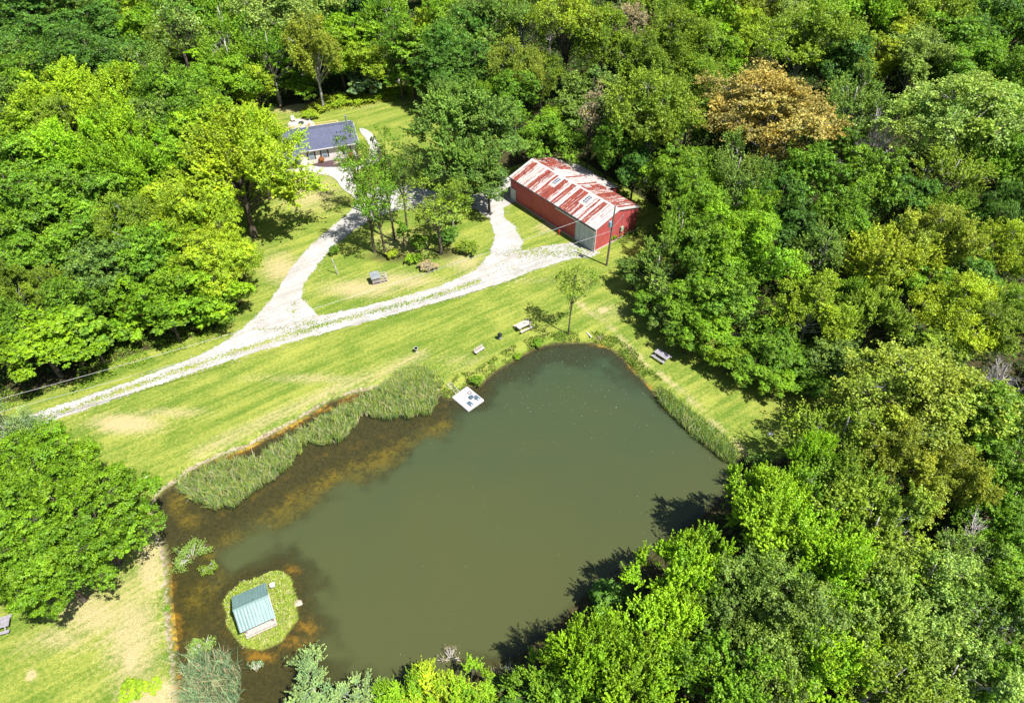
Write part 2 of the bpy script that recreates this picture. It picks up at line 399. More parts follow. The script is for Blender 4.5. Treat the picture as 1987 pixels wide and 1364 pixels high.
dry = blob(X, Y, [(600, 370, 70, 45, .7), (545, 520, 45, 35, .75), (700, 560, 90, 22, .75), (780, 545, 90, 20, .7), (900, 510, 45, 30, .6), (245, 822, 75, 22, .95), (330, 800, 90, 14, .55),
    (620, 735, 170, 12, .5), (180, 1190, 90, 55, .75), (255, 1230, 70, 130, .72), (300, 1345, 70, 30, 1.3), (120, 1240, 70, 30, .6), (290, 1100, 30, 90, .8), (1180, 605, 55, 20, .45), (900, 700, 70, 25, .35), (700, 205, 50, 12, .4), (1070, 440, 40, 16, .6),
    (560, 205, 40, 14, 1.1), (60, 1310, 10, 12, 1.4), (255, 1278, 11, 22, 1.6), (1170, 602, 14, 8, 1.0), (330, 1050, 15, 120, .5), (60, 1250, 60, 50, .3), (1030, 545, 200, 10, .3), (780, 470, 70, 30, .5)])
dry = np.maximum(dry, .62 * (.75 + .5 * wob(P[:, 0], P[:, 1], .3)) * line(P, [(1120, 585), (1190, 640), (1252, 705), (1330, 765), (1400, 835), (1480, 905)], .8))
dry = np.maximum(dry, .5 * line(P, [(385, 880), (560, 795), (700, 735), (820, 690)], 1.6))
dry = np.maximum(dry, .6 * ss(di, -.2, .5) * (wob(P[:, 0], P[:, 1], .35) > .1))
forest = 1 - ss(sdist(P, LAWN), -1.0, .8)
forest = np.maximum(forest, blob(X, Y, [(760, 498, 85, 20, .62), (865, 490, 45, 22, .62), (700, 470, 30, 16, .4)]))  # litter tone on the drive island, also painting the shade under its trees
bed = ss(dp, -.15, .25) * (1 - ss(di, -.15, .2))
bank = np.exp(-((dp + .18) / .30) ** 2) * (1 - ss(di, -1, 0))
bank *= (np.maximum(ss(900 - X, 0, 60), .0) * .85 + .2) * (.75 + .35 * wob(P[:, 0], P[:, 1], .12))
orange = blob(X, Y, [(334, 1130, 14, 50, 1), (338, 1220, 20, 70, 1.2), (352, 1310, 22, 60, 1), (500, 1272, 60, 14, 1.3), (575, 1252, 40, 26, 1.2), (600, 1215, 35, 30, .9), (563, 1105, 22, 16, 1.1),
    (440, 1230, 20, 25, .8), (870, 788, 22, 8, .8), (1180, 672, 45, 7, .9), (1230, 712, 22, 14, 1.2), (1260, 748, 14, 14, 1), (600, 1180, 20, 60, .6), (400, 1120, 35, 12, .5)])
orange = np.maximum(orange, 1.0 * line(P, [(425, 893), (480, 872), (560, 830), (620, 798), (690, 770)], .75, WL))
orange = np.maximum(orange, .45 * line(P, [(420, 990), (540, 925), (610, 880), (690, 850), (780, 822), (850, 800)], .8, WL))
green = blob(X, Y, [(345, 975, 25, 35, 1.1), (365, 1005, 35, 25, 1.0), (420, 1190, 30, 40, .7), (380, 1240, 30, 50, .7), (440, 1110, 60, 30, .5)])
green = np.maximum(green, 1.15 * line(P, [(430, 1060), (500, 1015), (570, 965), (660, 915), (760, 872), (870, 828)], 2.3, WL))
wb_ = wob(P[:, 0] + 3, P[:, 1], .22); orange *= .80 + .40 * wb_; green *= 1 + .4 * wob(P[:, 0], P[:, 1] + 5, .3)
green = np.maximum(green, .8 * line(P, [(380, 1160), (460, 1090), (560, 1020)], 2.0, WL))
n1, n0 = GX.shape; idx = np.arange(n1 * n0).reshape(n1, n0)
Q = np.stack([idx[:-1, :-1], idx[:-1, 1:], idx[1:, 1:], idx[1:, :-1]], -1).reshape(-1, 4)
me = mesh_np("ground", np.stack([P[:, 0], P[:, 1], z], 1), Q, M['ground'],
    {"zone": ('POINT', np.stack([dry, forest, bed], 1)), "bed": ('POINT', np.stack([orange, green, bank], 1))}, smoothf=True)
tag(put("ground", me), kind='structure')

# ------------------------------------------------------------------ gravel drive: ragged cells of stone laid on the ground
s = .13
lo, hi = ROAD_OUT.min(0), ROAD_OUT.max(0)
ax = np.arange(lo[0] - 1, hi[0] + 1, s); ay = np.arange(lo[1] - 1, hi[1] + 1, s)
AX, AY = np.meshgrid(ax, ay); Pc = np.stack([AX.ravel(), AY.ravel()], 1)
d = np.minimum(sdist(Pc, ROAD_OUT), -sdist(Pc, ROAD_IN))
X, Y = to_px(Pc[:, 0], Pc[:, 1])
strip = np.exp(-(seg_dist(Pc, STRIP, False) / .46) ** 2)
apron = blob(X, Y, [(1050, 490, 60, 10, .75), (1120, 487, 30, 12, .8), (985, 520, 30, 12, .15), (570, 600, 10, 14, .5), (600, 627, 30, 8, .55), (560, 640, 60, 6, .4)])
nz = wob(Pc[:, 0], Pc[:, 1], .35) * .16 + wob(Pc[:, 0] + 9, Pc[:, 1], 1.3) * .08 + rng.random(len(Pc)) * .2 - .1
keep = (d + nz > .12) & (rng.random(len(Pc)) > (strip * .95 * (0.78 + .35 * wob(Pc[:, 0], Pc[:, 1], .12)) + apron * (.75 + .4 * wob(Pc[:, 0], Pc[:, 1], .5))))
keep |= (d > -1.1) & (d <= .12) & (rng.random(len(Pc)) < .05 * np.exp(d * 3.5)) 
K = np.nonzero(keep)[0]; c = Pc[K]; hs = s / 2
ki = np.zeros(AX.shape, bool).ravel(); ki[K] = True
nxc = len(ax)
gi = {}
ii = K // nxc; jj = K % nxc
corner = lambda di_, dj: (ii + di_) * (nxc + 1) + (jj + dj)
cc = np.stack([corner(0, 0), corner(0, 1), corner(1, 1), corner(1, 0)], 1)
uq, inv = np.unique(cc.ravel(), return_inverse=True)
vi, vj = uq // (nxc + 1), uq % (nxc + 1)
vx = ax[0] + (vj - .5) * s + (rng.random(len(uq)) - .5) * s * .7; vy = ay[0] + (vi - .5) * s + (rng.random(len(uq)) - .5) * s * .7
vz = ground_z(np.stack([vx, vy], 1), np.full(len(vx), -9.), np.full(len(vx), -9.)) + .03 + .012 * rng.random(len(vx))
me = mesh_np("gravel_road", np.stack([vx, vy, vz], 1), inv.reshape(-1, 4), M['gravel'])
tag(put("gravel_road", me), kind='structure')

# ------------------------------------------------------------------ pond water
px0, px1 = POND.min(0) - 1, POND.max(0) + 1
ax = np.arange(px0[0], px1[0], .45); ay = np.arange(px0[1], px1[1], .45)
AX, AY = np.meshgrid(ax, ay); Pw = np.stack([AX.ravel(), AY.ravel()], 1)
dw = sdist(Pw, POND); dI = sdist(Pw, ISLE)
mk = ss(sdist(Pw, DEEP) + 1.3 * wob(Pw[:, 0], Pw[:, 1], .13) + .6 * wob(Pw[:, 0] + 7, Pw[:, 1], .4), -3.0, 2.4)
mk *= ss(-dI + .6 * wob(Pw[:, 0], Pw[:, 1], .35), .2, 1.9)
_, Yw = to_px(Pw[:, 0], Pw[:, 1], WL); mk = np.maximum(mk, ss(dw, .1, 1.6) * ss(Pw[:, 0], -5, 2) * (.45 + .5 * ss(Yw, 690, 800)))
n1, n0 = AX.shape; idx = np.arange(n1 * n0).reshape(n1, n0)
Q = np.stack([idx[:-1, :-1], idx[:-1, 1:], idx[1:, 1:], idx[1:, :-1]], -1).reshape(-1, 4)
Q = Q[(dw[Q] > -.9).any(1) & ~(dI[Q] > 1.5).any(1)]
used, inv = np.unique(Q.ravel(), return_inverse=True)
me = mesh_np("water", np.concatenate([Pw[used], np.full((len(used), 1), WL)], 1), inv.reshape(-1, 4), M['water'], {"murk": ('POINT', mk[used])}, smoothf=True)
tag(put("water", me), kind='structure')

# ------------------------------------------------------------------ paving by the house
def slab(name, pts, mat, z0, z1, sm=2):
    p = smooth(poly_xy(pts), sm); mb = MB(); n = len(p)
    mb.prism([tuple(q) for q in p][::-1] if True else p, z0, z1)
    me = bpy.data.meshes.new(name); me.from_pydata(mb.v, [], mb.f); me.materials.append(mat)
    import bmesh
    bm = bmesh.new(); bm.from_mesh(me); bmesh.ops.triangulate(bm, faces=[f for f in bm.faces if len(f.verts) > 4]); bmesh.ops.recalc_face_normals(bm, faces=bm.faces); bm.to_mesh(me); bm.free()
    return tag(put(name, me), kind='structure')
slab("concrete_path", [(570, 332), (612, 337), (641, 342), (655, 352), (664, 368), (684, 380), (698, 400), (724, 392), (710, 372), (696, 362), (686, 350), (684, 338), (696, 328), (722, 321), (740, 310), (739, 285), (729, 268), (716, 254),
    (697, 248), (699, 258), (712, 272), (719, 292), (715, 308), (698, 316), (677, 324), (641, 326), (604, 323), (572, 318)], M['concrete'], -.1, .10, 1)
slab("mulch_bed", [(600, 321), (640, 313), (690, 304), (702, 304), (700, 313), (680, 320), (655, 325), (625, 326)], M['mulch'], -.1, .13, 1)
pc = U(585, 243)
slab("patio_floor", [(585 + 27 * math.cos(a), 243 + 12 * math.sin(a)) for a in np.linspace(0, 6.28, 13)[:-1]], M['concrete'], -.1, .09, 1)

# ------------------------------------------------------------------ trees
def rand_dirs(n, r, up=0.0):
    d = r.normal(size=(n, 3)); d[:, 2] += up; return d / np.linalg.norm(d, axis=1)[:, None]

def leaf_mesh(name, Pt, N, size, val, hue, r):
    n = len(Pt); N = N / np.linalg.norm(N, axis=1)[:, None]
    t = np.cross(N, r.normal(size=(n, 3))); t /= np.linalg.norm(t, axis=1)[:, None] + 1e-9
    b = np.cross(N, t); s = (size * r.uniform(.65, 1.35, n))[:, None]
    V = np.stack([Pt - t * s * .55, Pt + b * s * .38 + N * s * .13, Pt + t * s * .55, Pt - b * s * .38 + N * s * .13], 1).reshape(-1, 3)
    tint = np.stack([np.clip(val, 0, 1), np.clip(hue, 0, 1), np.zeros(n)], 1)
    return mesh_np(name, V, np.arange(4 * n).reshape(-1, 4), M['leaf'], {"tint": ('FACE', tint)})

def make_proto(seed, R, H, style, nl, leaf, nb=22, nc=7, squash=.8, mat='bark', trunk_r=None, low=-.35):
    """returns (crown mesh, trunk mesh): boughs -> clumps -> leaves; limbs run to every bough and clump"""
    r = np.random.default_rng(seed); mb = MB()
    Hc = H * {'bush': .85, 'airy': .60, 'crest': .48, 'spray': .74, 'feather': .70}.get(style, .78); zc = H - Hc / 2; tr = trunk_r or R * .045 + .05
    lean = r.normal(size=2) * .03 * H
    top = Vector((lean[0], lean[1], H * .86))
    tp = [Vector((lean[0] * k ** 1.5 + .05 * math.sin(9 * k + seed) * k * R * .3, lean[1] * k ** 1.5 + .05 * math.cos(7 * k + seed) * k * R * .3, H * .86 * k)) for k in np.linspace(0, 1, 7)]
    mb.tube([tp[0] + Vector((0, 0, -.3))] + tp, [tr * 1.5] + [tr * (1.15 - .95 * k) for k in np.linspace(0, 1, 7)], 8)
    # bough directions spread over the crown
    D = []
    for i in range(nb):
        zz = 1 - (i + .5) / nb * (1 - low); a = i * 2.399963 + r.uniform(-.35, .35)
        q = math.sqrt(max(0, 1 - zz * zz)); D.append((q * math.cos(a), q * math.sin(a), zz))
    D = np.array(D); rad = r.uniform(.55, 1.08, nb)
    skew = 1 + .18 * np.sin(np.arctan2(D[:, 1], D[:, 0]) * 2 + seed)
    nlead = 1 if style in ('bush', 'layer') or R < 3 else 3 + seed % 2
    la_ = r.uniform(0, 6.28) + np.arange(nlead) * 6.283 / nlead + r.uniform(-.4, .4, nlead); lr_ = (r.uniform(.22, .42, nlead) * R if nlead > 1 else np.zeros(1)); lt_ = r.uniform(.62, 1.0, nlead); lt_[0] = 1
    li = np.arange(nb) % nlead; ls_ = 1 if nlead == 1 else .74
    hz = Hc * lt_[li]; zlo = H - Hc
    B = D * np.stack([R * .72 * rad * skew * ls_, R * .72 * rad * skew * ls_, hz / 2 * .80 * rad], 1) + np.stack([lean[0] * .7 + lr_[li] * np.cos(la_[li]), lean[1] * .7 + lr_[li] * np.sin(la_[li]), zlo + hz / 2], 1)
    br = R * r.uniform(.22, .40, nb) * {'broad': 1.05, 'layer': .72}.get(style, 1)
    pts = []; nrm = []; val = []; hue = []
    per = max(4, nl // (nb * nc))
    for i in range(nb):
        k = min(.93, max(.22, (B[i][2] / H) * r.uniform(.50, .85))); j = k * 6; a = int(j); s0 = tp[a].lerp(tp[min(a + 1, 6)], j - a)
        e = Vector(B[i]); m = s0.lerp(e, .5) + Vector((0, 0, -.06 * R)); w = tr * r.uniform(.28, .42)
        mb.tube([s0, s0.lerp(m, .6), m.lerp(e, .3), e], [w, w * .8, w * .6, w * .35], 5, False)
        cd_ = rand_dirs(nc, r, .25 if style != 'layer' else 0); cd_ += D[i] * .55; cd_ /= np.linalg.norm(cd_, axis=1)[:, None]
        sq = {'layer': .38, 'spray': 1.0, 'feather': .7}.get(style, .75)
        cc = B[i] + cd_ * br[i] * r.uniform(.35, 1.0, (nc, 1)) * [1.1, 1.1, sq]
        bv = r.uniform(-.16, .16); bh = r.uniform(-.2, .2)
        for c in cc:
            mb.tube([e, e.lerp(Vector(c), .55) + Vector((0, 0, .03 * R)), c], [w * .33, w * .2, w * .08], 3, False)
            cv = bv + r.uniform(-.12, .12); ch = bh + r.uniform(-.15, .15)
            rc = br[i] * r.uniform(.42, .62); out = (c - [lean[0], lean[1], zc - Hc * .15]); out = out / (np.linalg.norm(out) + 1e-6)
            n = int(per * r.uniform(.6, 1.4)) + 2
            if style == 'spray':
                ns = 6; sd = rand_dirs(ns, r, .3) * .75 + out * .7 + [0, 0, .55]; sd /= np.linalg.norm(sd, axis=1)[:, None]
                ln = rc * r.uniform(1.3, 2.3, ns); w_ = r.integers(0, ns, n); u = r.uniform(0, 1, n) ** .8
                p = c + sd[w_] * (u * ln[w_])[:, None] + rand_dirs(n, r) * (rc * .26 * (1.15 - u))[:, None]
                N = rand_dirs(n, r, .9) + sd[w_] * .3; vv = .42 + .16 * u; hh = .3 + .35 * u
            elif style == 'feather':
                ns = 7; sd = rand_dirs(ns, r, .1) + out * .8; sd /= np.linalg.norm(sd, axis=1)[:, None]
                ln = rc * r.uniform(.9, 1.7, ns); w_ = r.integers(0, ns, n); u = r.uniform(0.1, 1, n)
                p = c + sd[w_] * (u * ln[w_])[:, None] + rand_dirs(n, r) * (rc * .33 * (1.1 - .6 * u))[:, None] * [1, 1, .5]; p[:, 2] -= .12 * rc * u ** 2
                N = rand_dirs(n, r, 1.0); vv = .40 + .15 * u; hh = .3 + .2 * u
            else:
                f = {'layer': .40, 'airy': .6, 'bush': .8}.get(style, .70); ns = 9
                sd = rand_dirs(ns, r, .35) + out * .35; sd /= np.linalg.norm(sd, axis=1)[:, None]
                tc = c + sd * rc * r.uniform(.55, 1.1, (ns, 1)) * [1.15, 1.15, f]; w_ = r.integers(0, ns, n); tv = r.uniform(-.12, .12, ns)
                e_ = rand_dirs(n, r, .25) * r.uniform(.2, 1, (n, 1)) * rc * .36 * [1.1, 1.1, .75 if style != 'layer' else .5]
                p = tc[w_] + e_
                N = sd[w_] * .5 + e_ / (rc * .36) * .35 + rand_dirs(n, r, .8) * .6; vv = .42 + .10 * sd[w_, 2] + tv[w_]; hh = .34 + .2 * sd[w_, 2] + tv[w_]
            pts.append(p); nrm.append(N); val.append(vv + cv + r.normal(size=n) * .15); hue.append(hh + ch + r.normal(size=n) * .14)
    crown = None
    if nl > 0:
        pts, nrm, val, hue = map(np.concatenate, (pts, nrm, val, hue))
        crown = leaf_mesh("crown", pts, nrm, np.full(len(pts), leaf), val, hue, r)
    me = bpy.data.meshes.new("trunk"); me.from_pydata(mb.v, [], mb.f); me.materials.append(M[mat])
    me.polygons.foreach_set("use_smooth", [True] * len(me.polygons)); me.update()
    return crown, me

def dead_proto(seed, R, H):
    r = random.Random(seed); mb = MB()
    def grow(p, d, L, w, lv):
        q = p; pts = [p]; dd = d.copy()
        for _ in range(4):
            dd = (dd + Vector((r.gauss(0, .16), r.gauss(0, .16), r.gauss(.02, .1)))).normalized(); q = q + dd * L / 4; pts.append(q)
        mb.tube(pts, [w, w * .85, w * .7, w * .55, w * .35], 5 if lv < 2 else 3, False)
        if lv < 4:
            for _ in range(6 if lv < 3 else 5):
                k = r.uniform(.3, 1); a = pts[min(4, int(k * 4))]
                e = (dd + Vector((r.gauss(0, .75), r.gauss(0, .75), r.gauss(.05, .35)))).normalized()
                grow(a, e, L * r.uniform(.42, .68), w * .45, lv + 1)
    grow(Vector((0, 0, -.2)), Vector((r.gauss(0, .08), r.gauss(0, .08), 1)), H * .55, R * .05, 0)
    me = bpy.data.meshes.new("trunk"); me.from_pydata(mb.v, [], mb.f); me.materials.append(M['deadwood']); me.update()
    return None, me

PR = {}
def proto(k):
    if k in PR: return PR[k]
    kind, i = k
    s = 100 + i * 17
    if kind == 'M': v = (4.6, 13, make_proto(s + 1, 4.6, 13, 'broad', 30000, .20, 26, 8))
    elif kind == 'B': v = (7.5, 16, make_proto(s + 2, 7.5, 16, 'broad', 80000, .215, 44, 10))
    elif kind == 'S': v = (6.0, 14, make_proto(s + 3, 6.0, 14, 'spray', 48000, .20, 30, 8, mat='bark'))
    elif kind == 'L': v = (7.5, 13, make_proto(s + 4, 7.5, 13, 'layer', 85000, .17, 60, 7, low=-.5))
    elif kind == 'A': v = (4.5, 13, make_proto(s + 5, 4.5, 13, 'airy', 5200, .19, 20, 6, trunk_r=.22))
    elif kind == 'G': v = (4.5, 13, make_proto(s + 5, 4.5, 13, 'spray', 19000, .18, 24, 7, mat='palebark'))
    elif kind == 'F': v = (6.0, 14, make_proto(s + 6, 6.0, 14, 'feather', 42000, .20, 24, 10, mat='palebark'))
    elif kind == 'N': v = (2.4, 12, make_proto(s + 7, 2.4, 12, 'broad', 11000, .26, 14, 7))
    elif kind == 'U': v = (2.0, 3.0, make_proto(s + 8, 2.0, 3.0, 'bush', 7000, .17, 14, 6, trunk_r=.06, low=-.1))
    elif kind == 'T': v = (3.2, 12.5, make_proto(s + 9, 3.2, 12.5, 'airy', 2600, .17, 22, 5, trunk_r=.10))
    elif kind == 'Y': v = (7, 17, make_proto(s + 4, 7, 17, 'crest', 24000, .22, 26, 8, trunk_r=.42, low=-.1))
    elif kind == 'D': v = (4.5, 11, dead_proto(s, 4.5, 11))
    PR[k] = v; return v

COL = {'lime': (0.23, 0.39, 0.014), 'lime2': (0.319, 0.440, 0.020), 'green': (0.165, 0.3, 0.018), 'deep': (0.094, 0.204, 0.024), 'olive': (0.215, 0.31, 0.026),
       'gold': (0.3, 0.345, 0.036), 'tan': (0.4, 0.315, 0.085), 'gg': (0.165, 0.265, 0.042), 'pale': (0.27, 0.38, 0.075), 'silver': (0.25, 0.36, 0.14), 'walnut': (0.165, 0.286, 0.011), 'brown': (0.374, 0.297, 0.187),
       'yel': (0.319, 0.407, 0.022)}
CW = {'lime': 'bright lime-green', 'lime2': 'vivid yellow-green', 'green': 'mid-green', 'deep': 'dark green', 'olive': 'olive-green', 'gold': 'golden-green', 'tan': 'tan-orange',
      'gg': 'grey-green', 'pale': 'pale yellowish', 'silver': 'silvery pale-green', 'walnut': 'rich green', 'brown': 'dull brown', 'yel': 'yellow-green'}
SW = {'M': 'round', 'B': 'broad', 'S': 'spiky-topped', 'L': 'wide layered', 'A': 'thin open', 'G': 'loose-crowned', 'F': 'feathery', 'N': 'narrow', 'U': 'low bushy', 'T': 'sparse slender', 'D': 'bare dead'}
NAMES = {'M': 'broadleaf_tree', 'B': 'broadleaf_tree', 'S': 'broadleaf_tree', 'L': 'broadleaf_tree', 'A': 'open_crowned_tree', 'G': 'broadleaf_tree', 'F': 'feathery_tree', 'N': 'narrow_tree', 'U': 'shrub', 'T': 'slender_tree', 'Y': 'forked_tree', 'D': 'dead_tree'}
LANDM = [('the tan-orange tree', 1500, 240), ('the red barn', 1110, 390), ('the house', 620, 280), ('the big maple by the house', 490, 320), ('the grey-green tree beside the drive', 895, 260),
         ('the golden tree with the dark trunk', 1110, 60), ('the pale golden tree behind the house', 575, 60), ('the large pale tree in the right woods', 1850, 240), ('the large golden-olive tree', 1800, 800),
         ('the silver picnic table', 1283, 690), ('the gravel fork', 560, 620), ('the reed bank by the lawn tip', 1420, 870), ('the pond', 1150, 1150), ('the island hut', 500, 1180), ('the top left corner', 10, 10), ('the top right corner', 1977, 10),
         ('the bottom right corner', 1977, 1354), ('the top edge of the woods', 1450, 5), ('the drive entrance', 50, 815), ('the golden-tan crown in the right woods', 1800, 480), ('the utility pole', 1180, 460),
         ('the left picture edge', 5, 300), ('the dead grey tree at right', 1930, 1050), ('the wide layered tree by the pond', 150, 1020), ('the left woods edge', 400, 560), ('the right picture edge', 1980, 620)]
used_labels = set()
def auto_label(kind, col, px, py, r):
    size = 'small' if r < 38 else ('large' if r > 72 else 'medium')
    L = sorted(LANDM, key=lambda l: math.hypot(px - l[1], (py - l[2]) * 1.2))
    base = f"{SW[kind]} {CW[col]} tree" if kind not in 'UD' else (f"low {CW[col]} bush" if kind == 'U' else "bare dead grey tree")
    def rel(l):
        dx, dy = px - l[1], py - l[2]
        if abs(dx) > 1.6 * abs(dy): return 'right of' if dx > 0 else 'left of'
        return 'below' if dy > 0 else 'above'
    for l in L[:3]:
        D = math.hypot(px - l[1], py - l[2])
        t = f"{base} {'just' if D < 110 else 'well' if D > 230 else 'set'} {rel(l)} {l[0]}"
        for extra in ('', size):
            tt = (extra + ' ' + t).strip()
            if tt not in used_labels and len(tt.split()) <= 16: used_labels.add(tt); return tt
    for l in L[:2]:
        for l2 in L[2:10]:
            tt = f"{base} {rel(l)} {l[0]}, toward {l2[0]}"
            if tt not in used_labels and len(tt.split()) <= 16: used_labels.add(tt); return tt
    return base + " deep in the woods"

def plant(kind, var, x, y, R, Ht, col, label, group, cat='tree', jit=.12):
    pR, pH, (cm, tm) = proto((kind, var))
    zb = float(ground_z(np.array([[x, y]]))[0]) - .03
    o = thing(NAMES[kind], label, 'bush' if kind == 'U' else cat, (x, y, zb), rng.uniform(0, 6.28), group)
    s = R / pR; o.scale = (s, s * rng.uniform(.92, 1.08), Ht / pH)
    put('trunk', tm, o)
    if cm:
        c = put('crown', cm, o); b = COL[col]; j = 1 + rng.uniform(-jit, jit); h = rng.uniform(-.07, .05)
        c.color = (b[0] * j * (1 + h), b[1] * j, b[2] * j * (1 + abs(h)), 1)
    return o

